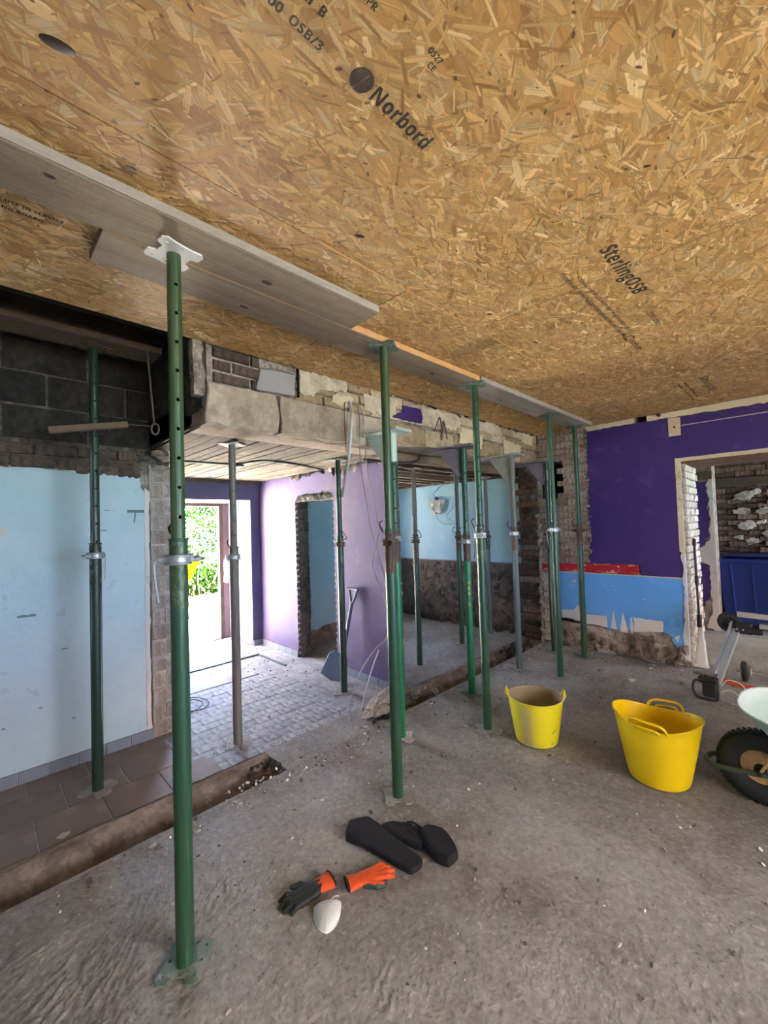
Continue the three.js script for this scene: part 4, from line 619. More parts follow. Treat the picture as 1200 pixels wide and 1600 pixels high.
// brackets on top of the props under the beam
function bracket(label, [x, z], m, turn, edge) {
  const t = thing('prop_bracket', label, 'bracket', [x, 2.148, z], turn, 'steel bracket plates carrying the beam');
  part('blade', t, rbox(0.15, 0.012, 0.52, 0.003), m, [0, 0.02, -0.19]);
  part('head_plate', t, rbox(0.19, 0.022, 0.15, 0.004), m, [0, 0.019, 0.035]);
  const s = new THREE.Shape([[0, 0.012], [-0.2, 0.012], [-0.2, -0.01], [-0.03, -0.24], [0, -0.24]].map((p) => new THREE.Vector2(...p)));
  part('gusset', t, boxUV(new THREE.ExtrudeGeometry(s, { depth: 0.01, bevelEnabled: false }).rotateY(-Math.PI / 2).translate(0.005, 0, -0.0315)), m);
  part('socket', t, latheGeo([[0.0262, -0.2], [0.0325, -0.2], [0.0325, 0.01], [0.0262, 0.01], [0.0262, -0.2]]), edge || m);
  return t;
}
bracket('pale green steel bracket plate beside the hanging cables under the beam', [2.158, -2.07], M.paleGreen, 0.1);
bracket('dull mauve steel bracket plate on the prop with yellow lettering', [3.103, -2.11], M.mauve, 0.25, M.green);
bracket('whitish steel bracket with a triangular web, close to the brick stub', [3.948, -2.104], M.plateGrey, 0.1, M.dusty);
bracket('brown grey steel bracket plate beside the black hole in the bricks', [4.71, -2.077], M.mauve, 0.15, M.deepGreen);

// scaffold boards
function board(label, x0, x1, z0, z1, y0, face, edge) {
  const t = thing('scaffold_board', label, 'scaffold board', [0, 0, 0], 0, undefined), w = z1 - z0;
  part('plank', t, boxUV(new RoundedBoxGeometry(x1 - x0, CEIL - 2.5175, w - 0.006, 2, 0.004)).translate((x0 + x1) / 2, y0 + 0.0187, (z0 + z1) / 2 - 0.003), face);
  part('edge', t, span(x0 + 0.002, x1 - 0.002, y0 + 0.003, y0 + 0.0355, z1 - 0.0065, z1 - 0.0005), edge);
  for (const [u, v, s] of [[0.25, 0.3, 0.014], [0.6, 0.7, 0.01], [0.83, 0.4, 0.016]]) part('knot', t, new THREE.CylinderGeometry(s, s, 0.002, 12).scale(1.5, 1, 0.8), M.joist, [lerp(x0, x1, u), y0, lerp(z0, z1, v)]);
  return t;
}
board('old grey brown scaffold board nearest the camera, its end short of the second prop', -1.7, 1.40, -1.612, -1.40, 2.5175, M.plankOld, M.plankPale);
board('scaffold board with a fresh orange edge, starting behind the white plated prop', 0.315, 2.62, -1.832, -1.614, 2.5175, M.plankOld, M.plankEdge);
board('pale grey scaffold board running to the purple wall', 2.625, 4.86, -1.835, -1.605, 2.5175, M.plankPale, M.plankPale);
board('dark sooty board held up in the black void above the pale blue wall', -1.7, 0.87, -3.06, -2.84, 2.6325, M.joist, M.joist);

// ---------------------------------------------------------------- yellow tubs
const yellowTex = (dust, seed) => { const s = fbm(N, 2, 6, seed, 0.55), t = fbm(N, 10, 4, seed + 1, 0.6); return colorTex(N, N, 1, 1, (i, x, y) => { let c = dust > 0.5 ? [238, 224, 28] : [242, 216, 8]; const u = x / N, d = Math.exp(-(((u - 0.49) / 0.05) ** 2)) * sstep(0.98, 0.6, y / N) + sstep(0.88, 0.98, y / N) * 0.5 + sstep(0.6, 0.8, s[i]) * 0.6 + sstep(0.3, 0.0, y / N) * 0.4; c = mix3(c, [206, 190, 124], clamp(d * dust)); if (t[i] > 0.74) c = mix3(c, [150, 128, 60], 0.4 * dust); const k = (t[i] - 0.5) * 12; return [c[0] + k, c[1] + k, c[2] + k]; }); };
M.tubDusty = mat({ map: yellowTex(1, 201), roughness: 0.5, bumpMap: fineBump, bumpScale: 0.0008 });
M.tubClean = mat({ map: yellowTex(0.12, 203), color: 0xfff4e0, roughness: 0.38, bumpMap: fineBump, bumpScale: 0.0004 });
M.tubInside = mat({ map: plasterTex(0xa59472, 0x8b7a5c, 0xc2b48f, 205, 0.8), roughness: 0.85 });
function loft(rings, closeEnd, seg) { // rings of [x, y, z] lists, joined; uv u round, v along
  const pos = [], uv = [], idx = [], R = rings.length; for (let i = 0; i < R; i++) for (let j = 0; j <= seg; j++) { const p = rings[i][j % seg]; pos.push(...p); uv.push(j / seg, i / (R - 1)); }
  for (let i = 0; i < R - 1; i++) for (let j = 0; j < seg; j++) { const a = i * (seg + 1) + j, b = a + seg + 1; idx.push(a, b, a + 1, b, b + 1, a + 1); }
  const g = new THREE.BufferGeometry(); g.setAttribute('position', new THREE.Float32BufferAttribute(pos, 3)); g.setAttribute('uv', new THREE.Float32BufferAttribute(uv, 2)); g.setIndex(idx); g.computeVertexNormals(); return g;
}
function tub(label, pos, turn, { base, rim, h, rimY = () => 0, inside, m, handles, squash = () => 1, dent }) {
  const t = thing('yellow_tub', label, 'tub', pos, turn, undefined), SEG = 72;
  const ring = (k, y, off) => { const out = []; for (let j = 0; j < SEG; j++) { const a = j / SEG * Math.PI * 2, e = k ** 0.92, rx = lerp(base[0], rim[0], e) + off, rz = lerp(base[1], rim[1], e) + off, s = lerp(1, squash(a), k); let X = Math.cos(a) * rx * s, Z = Math.sin(a) * rz * s; if (dent) { const d = dent(a, k); X *= 1 - d; Z *= 1 - d; } out.push([X, y + (k > 0.5 ? rimY(a) * (k - 0.5) * 2 : 0), Z]); } return out; };
  const outer = [ring(0, 0.0, -0.03), ring(0, 0.0, -0.006), ring(0, 0.006, 0)]; for (let i = 1; i <= 10; i++) outer.push(ring(i / 10, h * i / 10, 0)); outer.push(ring(1, h + 0.001, 0.006), ring(1, h + 0.006, 0.006), ring(1, h + 0.008, 0.001));
  part('body', t, loft(outer, 0, SEG), m);
  const inner = [ring(1, h + 0.008, 0.001), ring(1, h + 0.006, -0.004)]; for (let i = 10; i >= 1; i--) inner.push(ring(i / 10, h * i / 10, -0.005)); inner.push(ring(0, 0.012, -0.012), ring(0, 0.01, -0.06), ring(0, 0.01, -base[0] * 0.98));
  part('lining', t, loft(inner, 0, SEG), inside);
  for (const a0 of handles) {
    const arc = (wid, hi, off, r) => { const pts = []; for (let i = 0; i <= 12; i++) { const u = i / 12 * 2 - 1, a = a0 + u * wid, s = squash(a), q = Math.pow(1 - u ** 4, 0.8); pts.push([Math.cos(a) * (rim[0] + off * q) * s, h + rimY(a) + hi * q - 0.004, Math.sin(a) * (rim[1] + off * q) * s]); } return new THREE.TubeGeometry(new THREE.CatmullRomCurve3(pts.map((p) => V(...p))), 36, r, 8, false); };
    const g = part('handle', t, arc(handles.w ?? 0.42, handles.h ?? 0.05, 0.012, 0.0075), m);
    mesh('grip', arc((handles.w ?? 0.42) * 0.62, (handles.h ?? 0.05) * 0.42, 0.018, 0.006), m, g);
  }
  return t;
}
{ const h1 = [1.03, 1.03 + Math.PI]; h1.h = 0.042; h1.w = 0.24; tub('round dusty yellow tub with a dirty brown inside, beside the silver collared prop', [2.752, 0.002, -1.362], 0, { base: [0.135, 0.135], rim: [0.178, 0.178], h: 0.292, inside: M.tubInside, m: M.tubDusty, handles: h1, rimY: (a) => 0.004 * Math.sin(a * 2) });
  const h2 = [3.2, 0.06]; h2.h = 0.055; h2.w = 0.52; tub('clean bright yellow oval tub with double loop handles, beside the wheelbarrow', [2.815, 0.002, -0.66], 0.0, { base: [0.15, 0.15], rim: [0.195, 0.205], h: 0.345, inside: M.tubClean, m: M.tubClean, handles: h2, rimY: (a) => 0.022 * Math.cos(2 * (a - 1.45)) - 0.004, squash: (a) => 1 + 0.07 * Math.cos(2 * (a - 1.5)), dent: (a, k) => 0.07 * Math.exp(-(((a - 1.75) / 0.09) ** 2) - (((k - 0.42) / 0.06) ** 2)) }); }

// ---------------------------------------------------------------- wheelbarrow, cut off by the edge of the picture
{
  const t = thing('wheelbarrow', 'wheelbarrow with a pale green tray, black tyre and tan wheel rim', 'wheelbarrow', [2.92, 0, -0.22], -0.04);
  M.tan = metal(0xc9a877, 0xa98a5e, 0xd7bd92, 211, 0.5, 0.55, 0); M.trayGreen = metal(0xb4cfc4, 0x8ba89d, 0xd8e4de, 213, 0.8, 0.6, 0); M.tubeGreen = metal(0x4a5a50, 0x6f7a72, 0x6d786e, 215, 0.6, 0.55, 0.2); M.trayOut = metal(0x5d7d70, 0x857f72, 0x8a988f, 217, 0.7, 0.6, 0);
  const R = 0.181, w = 0.092, tp = []; for (let i = 0; i <= 26; i++) { const a = Math.PI * (1.12 - 2.24 * i / 26), rr = 0.05; tp.push([R - rr + Math.cos(a) * rr, Math.sin(a) * w / 2]); }
  const tyre = part('tyre', t, latheGeo(tp, 56).rotateZ(Math.PI / 2), M.rubber, [0, R, 0]);
  const treads = []; for (let i = 0; i < 44; i++) for (const s of [-1, 1]) treads.push(new THREE.BoxGeometry(0.03, 0.007, 0.014).rotateY(s * 0.5).translate(s * 0.018, R - 0.001, 0).rotateX(i / 44 * Math.PI * 2 + (s > 0 ? 0.07 : 0))); mesh('tread', mergeGeometries(treads), M.rubber, tyre);
  part('rim', t, latheGeo([[0.022, -0.03], [0.06, -0.014], [0.1, -0.012], [0.118, -0.036], [0.131, -0.041], [0.133, -0.033], [0.114, 0], [0.133, 0.033], [0.131, 0.041], [0.118, 0.036], [0.1, 0.012], [0.06, 0.014], [0.022, 0.03]], 40).rotateZ(Math.PI / 2), M.tan, [0, R, 0]);
  part('axle', t, rod([-0.1, R, 0], [0.1, R, 0], 0.011), M.black); part('hub', t, latheGeo([[0.012, -0.045], [0.024, -0.045], [0.026, 0.045], [0.012, 0.045]]).rotateZ(Math.PI / 2), M.black, [0, R, 0]);
  part('front_loop', t, tube([[-0.085, 0.215, 0.55], [-0.085, 0.19, 0.1], [-0.085, 0.16, -0.10], [-0.075, 0.15, -0.19], [-0.04, 0.148, -0.222], [0, 0.148, -0.228], [0.04, 0.148, -0.222], [0.075, 0.15, -0.19], [0.085, 0.16, -0.10], [0.085, 0.19, 0.1], [0.085, 0.215, 0.55]], 0.013, 90, 10, 0.3), M.tubeGreen);
  part('frame_tube', t, tube([[-0.085, 0.215, 0.5], [-0.2, 0.30, 0.8], [-0.3, 0.55, 1.3]], 0.014, 30, 10), M.tubeGreen); part('frame_tube', t, tube([[0.085, 0.215, 0.5], [0.2, 0.30, 0.8], [0.3, 0.55, 1.3]], 0.014, 30, 10), M.tubeGreen);
  for (const s of [-1, 1]) part('brace', t, rod([s * 0.085, 0.175, 0.0], [s * 0.07, 0.37, 0.1], 0.007), M.tan);
  for (const s of [-1, 1]) { const l = part('leg', t, tube([[s * 0.19, 0.30, 0.72], [s * 0.2, 0.02, 0.78], [s * 0.2, 0.012, 0.95], [s * 0.22, 0.35, 1.0]], 0.012, 30, 8, 0.2), M.tubeGreen); }
  const outline = (k, y0) => { const out = []; for (let j = 0; j < 56; j++) { const a = j / 56 * Math.PI * 2, c = Math.cos(a), s = Math.sin(a); const q = 0.75, X = Math.sign(c) * Math.abs(c) ** q * lerp(0.17, 0.34, k), zf = s < 0 ? lerp(0.16, -0.07, k) : lerp(0.62, 0.86, k), Z = 0.38 + (Math.abs(s) ** q) * (s < 0 ? zf - 0.38 : zf - 0.38); out.push([X, y0 + (s < 0 ? k * 0.02 * -s : k * 0.04 * s), Z]); } return out; };
  const out = [outline(0, 0.25).map((p) => [p[0] * 0.02, 0.25, 0.38 + (p[2] - 0.38) * 0.02]), outline(0, 0.25), outline(0.3, 0.31), outline(0.65, 0.41), outline(1, 0.495), outline(1.03, 0.50)];
  part('tray_underside', t, loft(out, 0, 56), M.trayOut);
  const inn = [outline(1.03, 0.50), outline(1.02, 0.507), outline(0.985, 0.499), outline(0.65, 0.416), outline(0.3, 0.316), outline(0, 0.256).map((p) => [p[0] * 0.97, p[1], 0.38 + (p[2] - 0.38) * 0.97]), outline(0, 0.256).map((p) => [p[0] * 0.02, 0.256, 0.38 + (p[2] - 0.38) * 0.02])];
  part('tray', t, loft(inn, 0, 56), M.trayGreen);
}

// ---------------------------------------------------------------- things lying on the floor
// smooth union of tapered capsules, meshed
function blob(bones, k, size, c0, res = 56) {
  const mc = new MarchingCubes(res, new THREE.MeshStandardMaterial(), false, false, 60000); mc.isolation = 0; mc.reset(); const h = res / 2;
  for (let z = 0; z < res; z++) for (let y = 0; y < res; y++) for (let x = 0; x < res; x++) {
    const px = (x - h) / h * size[0] + c0[0], py = (y - h) / h * size[1] + c0[1], pz = (z - h) / h * size[2] + c0[2]; let s = 0;
    for (const [a, b, ra, rb] of bones) { const bx = b[0] - a[0], by = b[1] - a[1], bz = b[2] - a[2]; let t = ((px - a[0]) * bx + (py - a[1]) * by + (pz - a[2]) * bz) / (bx * bx + by * by + bz * bz + 1e-9); t = t < 0 ? 0 : t > 1 ? 1 : t; const d = Math.hypot(px - a[0] - bx * t, py - a[1] - by * t, pz - a[2] - bz * t) - (ra + (rb - ra) * t); s += Math.exp(-d / k); }
    mc.field[x + y * res + z * res * res] = k * Math.log(s + 1e-30);
  }
  mc.update(); const n = mc.count, pos = new Float32Array(n * 3); for (let i = 0; i < n; i++) { pos[i * 3] = mc.positionArray[i * 3] * size[0] + c0[0]; pos[i * 3 + 1] = mc.positionArray[i * 3 + 1] * size[1] + c0[1]; pos[i * 3 + 2] = mc.positionArray[i * 3 + 2] * size[2] + c0[2]; }
  let g = new THREE.BufferGeometry(); g.setAttribute('position', new THREE.BufferAttribute(pos, 3)); g = mergeVertices(g, 1e-5); g.computeVertexNormals(); return g;
}
// a work glove lying on its back, fingers towards +x, thumb on the +z side; y up
function gloveGeo(curl, spread, thumbUp) {
  const b = [], y = 0.018, K = [[0.088, 0.034], [0.094, 0.011], [0.09, -0.012], [0.082, -0.034]], L = [0.072, 0.08, 0.074, 0.058];
  for (const [kx, kz] of K) b.push([[0, y, kz * 0.72], [kx, y, kz], 0.017, 0.0135]); b.push([[0.02, y, 0.02], [0.06, y, -0.02], 0.018, 0.016]);
  K.forEach(([kx, kz], i) => { const a = kz * spread, l = L[i], m = [kx + l * 0.5 * Math.cos(a), y + 0.006 * curl, kz + l * 0.5 * Math.sin(a)], e = [m[0] + l * 0.42 * Math.cos(a), Math.max(0.010, y - 0.012 * curl + (i % 2) * 0.004), m[2] + l * 0.42 * Math.sin(a)]; b.push([[kx, y, kz], m, 0.0122, 0.0108], [m, e, 0.0108, 0.0092]); });
  b.push([[0.012, y, 0.03], [0.048, y + thumbUp * 0.5, 0.062], 0.015, 0.013], [[0.048, y + thumbUp * 0.5, 0.062], [0.085, y + thumbUp, 0.072], 0.013, 0.0105]);
  b.push([[-0.03, y, 0.012], [0.0, y, 0.016], 0.02, 0.019], [[-0.03, y, -0.012], [0.0, y, -0.016], 0.02, 0.019]);
  const g = blob(b, 0.0042, [0.125, 0.05, 0.11], [0.075, 0.03, 0.012], 76); const p = g.attributes.position; for (let i = 0; i < p.count; i++) { const yy = p.getY(i); p.setY(i, yy < 0.006 ? 0.003 + yy * 0.5 : yy); } g.computeVertexNormals(); return g;
}
function cuffGeo() { const rings = []; for (const [x, s, t] of [[-0.014, 0.94, 0], [-0.035, 1.0, 0], [-0.06, 1.08, 0], [-0.082, 1.16, 0], [-0.088, 1.18, 0], [-0.088, 1.06, 0], [-0.06, 0.96, 0], [-0.03, 0.86, 0]]) { const r = []; for (let j = 0; j < 32; j++) { const a = j / 32 * Math.PI * 2, w = 1 + 0.04 * Math.sin(a * 5 + x * 60); r.push([x, Math.max(0.003, 0.02 + Math.sin(a) * 0.019 * s * w), Math.cos(a) * 0.042 * s * w]); } rings.push(r); } return loft(rings, 0, 32); }
M.orange = mat({ color: 0xd9531e, roughness: 0.75, bumpMap: fineBump, bumpScale: 0.0012 }); M.gloveBlack = mat({ color: 0x1a211f, roughness: 0.7, bumpMap: fineBump, bumpScale: 0.001 }); M.gloveGreen = mat({ color: 0x33443e, roughness: 0.6 });
{
  const a = thing('work_glove', 'black work glove with an orange cuff, lying under the white dust mask', 'glove', [1.0, 0.002, -1.482], Math.PI - 0.16, 'pair of work gloves'); a.scale.setScalar(0.86);
  part('hand', a, gloveGeo(1.2, 7, 0.004), M.gloveBlack); part('cuff', a, cuffGeo(), M.orange); part('cuff_hem', a, new THREE.TorusGeometry(0.047, 0.004, 8, 32).scale(1, 0.47, 1).rotateY(Math.PI / 2), M.gloveBlack, [-0.088, 0.024, 0]);
  const b = thing('work_glove', 'orange work glove with a dark coated thumb side, fingers towards the black garments', 'glove', [1.17, 0.002, -1.375], -0.38, 'pair of work gloves'); b.scale.setScalar(0.8);
  part('hand', b, gloveGeo(0.4, 6, 0.0), M.orange); part('cuff', b, cuffGeo(), M.orange); part('cuff_hem', b, new THREE.TorusGeometry(0.047, 0.0045, 8, 32).scale(1, 0.47, 1).rotateY(Math.PI / 2), M.gloveBlack, [-0.088, 0.024, 0]);
  part('coated_palm', b, blob([[[0.0, 0.012, 0.03], [0.05, 0.014, 0.066], 0.016, 0.0145], [[0.05, 0.014, 0.066], [0.092, 0.012, 0.077], 0.0145, 0.0118], [[0.02, 0.008, 0.045], [0.1, 0.008, 0.05], 0.012, 0.01]], 0.004, [0.08, 0.04, 0.06], [0.05, 0.02, 0.055], 40), M.gloveGreen);
}
{ // dust mask: a shallow pleated cup with a point
  const t = thing('dust_mask', 'white cup dust mask lying beside the black glove', 'dust mask', [0.975, 0.003, -1.362], Math.PI + 0.1); t.scale.setScalar(0.88);
  const O = [[-0.058, 0.05], [-0.052, -0.01], [-0.03, -0.06], [0.004, -0.082], [0.036, -0.06], [0.056, -0.01], [0.06, 0.04], [0.04, 0.056], [0.0, 0.066], [-0.035, 0.062]], c = new THREE.CatmullRomCurve3(O.map((p) => V(p[0], 0, p[1])), true, 'catmullrom', 0.3), n = 48, rings = [];
  for (const [k, y] of [[1.0, 0.0], [1.02, 0.004], [0.97, 0.01], [0.86, 0.02], [0.68, 0.028], [0.42, 0.033], [0.2, 0.0345], [0.02, 0.035]]) { const r = []; for (let j = 0; j < n; j++) { const p = c.getPoint(j / n); r.push([p.x * k, y + (k < 0.9 ? 0.0012 * Math.sin(p.x * 240) * k : 0), p.z * k]); } rings.push(r); }
  const g = loft(rings, 0, n); part('cup', t, g, mat({ color: 0xd3dcda, roughness: 0.9 }), [0, 0, 0], [0, -0.75, 0]);
  part('strap', t, tube([[-0.035, 0.01, 0.03], [-0.06, 0.02, 0.03], [-0.085, 0.012, 0.03], [-0.095, 0.004, 0.028]], 0.0028, 20, 6), M.cableWhite);
  part('welded_rim', t, new THREE.TubeGeometry(c, 60, 0.003, 6, true), mat({ color: 0xeef3f2, roughness: 0.8 }), [0, 0.004, 0], [0, -0.75, 0]);
}
// soft folded cloth from an outline in (x, z)
function cloth(pts, h, amp, seed) {
  const s = new THREE.Shape(); const c = new THREE.CatmullRomCurve3(pts.map((p) => V(p[0], 0, -p[1])), true, 'catmullrom', 0.25), q = c.getPoints(90); q.forEach((p, i) => (i ? s.lineTo(p.x, p.z * 1) : s.moveTo(p.x, p.z)));
  let g = new THREE.ExtrudeGeometry(s, { depth: h * 0.3, bevelEnabled: true, bevelThickness: h * 0.35, bevelSize: 0.014, bevelOffset: -0.014, bevelSegments: 5, steps: 2 }).rotateX(-Math.PI / 2); g.translate(0, h * 0.35, 0);
  g.deleteAttribute('normal'); g.deleteAttribute('uv'); g = mergeVertices(g, 1e-4); const p = g.attributes.position; for (let i = 0; i < p.count; i++) { const x = p.getX(i), y = p.getY(i), z = p.getZ(i); p.setY(i, Math.max(0.0005, y + (y > h * 0.5 ? amp * (Math.sin(x * 60 + seed) + Math.sin(z * 75 + seed * 2)) : 0))); }
  g.computeVertexNormals(); return boxUVsmooth(g);
}
function boxUVsmooth(g) { const p = g.attributes.position, uv = new Float32Array(p.count * 2); for (let i = 0; i < p.count; i++) { uv[i * 2] = p.getX(i); uv[i * 2 + 1] = p.getZ(i) + p.getY(i); } g.setAttribute('uv', new THREE.BufferAttribute(uv, 2)); return g; }
M.knit = mat({ color: 0x14161c, roughness: 0.92, sheen: 0.25, sheenColor: new THREE.Color(0x39404e), sheenRoughness: 0.6, bumpMap: retile(fineBump, 0.12, 0.12), bumpScale: 0.0015 });
{
  const a = thing('black_garment', 'black fabric sleeve lying flat and straight, the nearer of the two dark garments', 'garment', [1.345, 0.002, -1.45], 0, 'black garments on the concrete');
  part('sleeve', a, cloth([[0.083, -0.176], [0.0, -0.222], [-0.083, -0.15], [-0.055, -0.06], [-0.04, 0.06], [-0.018, 0.2], [0.04, 0.214], [0.07, 0.19], [0.075, 0.06], [0.085, -0.06]], 0.032, 0.001, 1), M.knit);
  part('folded_end', a, cloth([[-0.075, -0.16], [-0.03, -0.2], [-0.01, -0.17], [-0.06, -0.1]], 0.04, 0.001, 3), M.knit);
  const b = thing('black_garment', 'black ribbed fabric garment bent like a sock, behind the straight sleeve', 'garment', [1.502, 0.002, -1.338], 0, 'black garments on the concrete');
  part('leg', b, cloth([[-0.085, -0.19], [-0.005, -0.17], [0.03, -0.08], [0.05, -0.02], [0.0, 0.04], [-0.05, 0.03], [-0.07, -0.06]], 0.034, 0.002, 5), M.knit);
  part('foot', b, cloth([[0.065, -0.02], [0.10, 0.05], [0.075, 0.13], [0.03, 0.19], [-0.035, 0.185], [-0.05, 0.12], [-0.02, 0.03], [0.02, -0.02]], 0.05, 0.0015, 7), M.knit);
  for (let i = 0; i < 5; i++) part('rib', b, tube([[-0.055 + i * 0.02, 0.03, -0.16 + i * 0.012], [-0.04 + i * 0.02, 0.033, -0.08], [-0.03 + i * 0.018, 0.03, 0.0]], 0.005, 16, 6), M.knit);
}
// ---------------------------------------------------------------- tools
{ // shovel leaning on the lilac wall
  const t = thing('shovel', 'shovel with a forked handle leaning on the lilac hall wall', 'shovel', [0, 0, 0]);
  M.shaft = mat({ color: 0x4a4a66, roughness: 0.5 }); const blade = metal(0x6f8398, 0x65727e, 0x8796a5, 221, 0.6, 0.5, 0.2);
  part('shaft', t, rod([2.652, 0.74, -3.165], [2.585, 0.22, -3.245], 0.0165, 12), M.shaft);
  part('handle_fork', t, tube([[2.652, 0.73, -3.165], [2.66, 0.79, -3.19], [2.668, 0.875, -3.215]], 0.012, 16, 8), M.shaft); part('handle_fork', t, tube([[2.652, 0.73, -3.165], [2.66, 0.79, -3.13], [2.668, 0.875, -3.10]], 0.012, 16, 8), M.shaft);
  part('grip', t, rod([2.669, 0.878, -3.235], [2.669, 0.878, -3.08], 0.014, 12), M.shaft);
  const s = new THREE.Shape([[-0.105, 0], [0.105, 0], [0.115, 0.22], [0.08, 0.27], [-0.08, 0.27], [-0.115, 0.22]].map((p) => new THREE.Vector2(...p)));
  const g = new THREE.ExtrudeGeometry(s, { depth: 0.006, bevelEnabled: true, bevelThickness: 0.002, bevelSize: 0.002, bevelSegments: 1, steps: 1 }); const p = g.attributes.position; for (let i = 0; i < p.count; i++) p.setZ(i, p.getZ(i) + 2.2 * p.getX(i) ** 2);
  const up = V(0.075, 0.25, 0.115).normalize(), wd = V(0.42, 0, 0.91), nz = V().crossVectors(wd, up).normalize(); wd.crossVectors(up, nz); const b = part('blade', t, boxUV(g).applyMatrix4(new THREE.Matrix4().makeBasis(wd, up, nz).setPosition(2.515, 0.008, -3.36)), blade);
}
{ // long scraper against the painted jamb
  const t = thing('floor_scraper', 'long dark scraper with a pale dusty blade leaning in the doorway by the blue dado', 'scraper', [0, 0, 0]);
  part('shaft', t, rod([5.16, 0.24, -0.79], [5.24, 1.26, -0.812], 0.011, 10), M.cableDark);
  for (const [y, h, r] of [[1.22, 0.07, 0.016], [0.84, 0.09, 0.017], [0.44, 0.12, 0.022]]) { const k = (y - 0.24) / 1.02; part('band', t, rod([lerp(5.16, 5.24, k), y - h / 2, lerp(-0.79, -0.812, k)], [lerp(5.16, 5.24, k + h / 1.02), y + h / 2, lerp(-0.79, -0.812, k)], r, 12), M.black); }
  const g = new THREE.CylinderGeometry(0.018, 0.055, 0.36, 18, 6).scale(0.5, 1, 1); part('blade', t, boxUV(g), M.white, [5.13, 0.2, -0.785], [0, 0, -0.12]);
  part('blade_foot', t, rbox(0.05, 0.03, 0.12, 0.008), M.white, [5.10, 0.018, -0.785]);
}
{ // folded hand trolley, its rails running out of the picture
  const t = thing('hand_trolley', 'folded hand trolley with silver rails, black head and small black wheels', 'hand trolley', [0, 0, 0]);
  const sv = metal(0xb5bfc0, 0x8f9898, 0xced6d6, 231, 0.6, 0.4, 0.6), wd = mat({ map: woodB, roughness: 0.8 });
  part('head', t, rbox(0.12, 0.12, 0.10, 0.02).translate(4.27, 0.09, -0.605), M.black); part('head_cover', t, rbox(0.09, 0.05, 0.13, 0.015).translate(4.29, 0.15, -0.62), M.black);
  part('loop_handle', t, tube([[4.25, 0.15, -0.66], [4.235, 0.14, -0.705], [4.225, 0.08, -0.715], [4.22, 0.02, -0.69], [4.215, 0.014, -0.62], [4.22, 0.02, -0.56], [4.24, 0.09, -0.555]], 0.0095, 50, 8, 0.4), M.black);
  part('toe_plate', t, rbox(0.06, 0.014, 0.15, 0.004).translate(4.27, 0.2, -0.635), M.rust); for (let i = 0; i < 10; i++) part('tooth', t, box(0.012, 0.016, 0.007, 4.245, 0.21, -0.695 + i * 0.0135), M.galv);
  part('neck', t, rod([4.27, 0.14, -0.61], [4.27, 0.2, -0.635], 0.02), M.black);
  part('rail', t, bar([4.29, 0.13, -0.565], [4.515, 0.545, -0.44], 0.052, 0.02), sv); part('rail', t, bar([4.40, 0.15, -0.60], [4.54, 0.60, -0.47], 0.02, 0.02), sv);
  part('joint', t, rbox(0.07, 0.09, 0.11, 0.015).translate(4.52, 0.555, -0.40), M.black); part('joint', t, rbox(0.05, 0.055, 0.13, 0.015).translate(4.50, 0.545, -0.345), M.black);
  for (const z of [-0.44, -0.40, -0.36]) part('bolt', t, new THREE.CylinderGeometry(0.008, 0.008, 0.014, 6).rotateZ(Math.PI / 2).translate(4.482, 0.55, z), M.galv);
  part('rail', t, bar([4.50, 0.59, -0.30], [4.5, 0.60, 0.45], 0.05, 0.034), sv); part('rail', t, bar([4.5, 0.51, -0.34], [4.5, 0.50, 0.45], 0.02, 0.024), sv); part('rail', t, bar([4.56, 0.66, -0.44], [4.56, 0.64, 0.45], 0.03, 0.04), wd);
  const wh = (x, y, z, ry, r) => { const w = part('wheel', t, new THREE.TorusGeometry(r * 0.74, r * 0.26, 12, 32), M.rubber, [x, y, z], [0, ry, 0]); mesh('hub', new THREE.CylinderGeometry(r * 0.5, r * 0.5, r * 0.34, 20).rotateX(Math.PI / 2), M.black, w); };
  wh(4.585, 0.578, -0.498, Math.PI / 2 - 0.2, 0.085); part('axle', t, rod([4.52, 0.575, -0.49], [4.64, 0.578, -0.49], 0.008), M.galv);
  wh(4.90, 0.092, -0.445, 0.15, 0.09); part('axle', t, rod([4.89, 0.092, -0.5], [4.92, 0.092, 0.4], 0.011), M.galv); part('strut', t, rod([4.91, 0.1, 0.3], [4.53, 0.55, 0.3], 0.01), sv); part('wheel_disc', t, new THREE.CylinderGeometry(0.062, 0.062, 0.012, 24).rotateX(Math.PI / 2), M.galv, [4.905, 0.092, -0.405], [0, 0.15, 0]);
}
{ const t = thing('flat_hose', 'flat orange hose lying on the floor behind the black trolley head', 'hose', [0, 0, 0]); part('hose', t, bar([4.80, 0.012, -0.62], [4.62, 0.012, -0.08], 0.06, 0.018), M.orange); part('end', t, bar([4.62, 0.012, -0.09], [4.60, 0.012, -0.02], 0.066, 0.022), M.rust); }
tag(mesh('thin_cable', mergeGeometries([tube([[4.335, 0.1, -0.545], [4.33, 0.16, -0.5], [4.33, 0.15, -0.42], [4.34, 0.06, -0.36], [4.36, 0.012, -0.3]], 0.004), tube([[4.29, 0.07, -0.542], [4.28, 0.1, -0.48], [4.26, 0.06, -0.41], [4.26, 0.012, -0.36], [4.30, 0.008, -0.2]], 0.004), tube([[4.28, 0.012, -0.54], [4.24, 0.012, -0.46], [4.2, 0.01, -0.4], [4.24, 0.01, -0.38]], 0.004)]), M.cableWhite), 'thin pale cable looping from the black trolley head', 'cable');

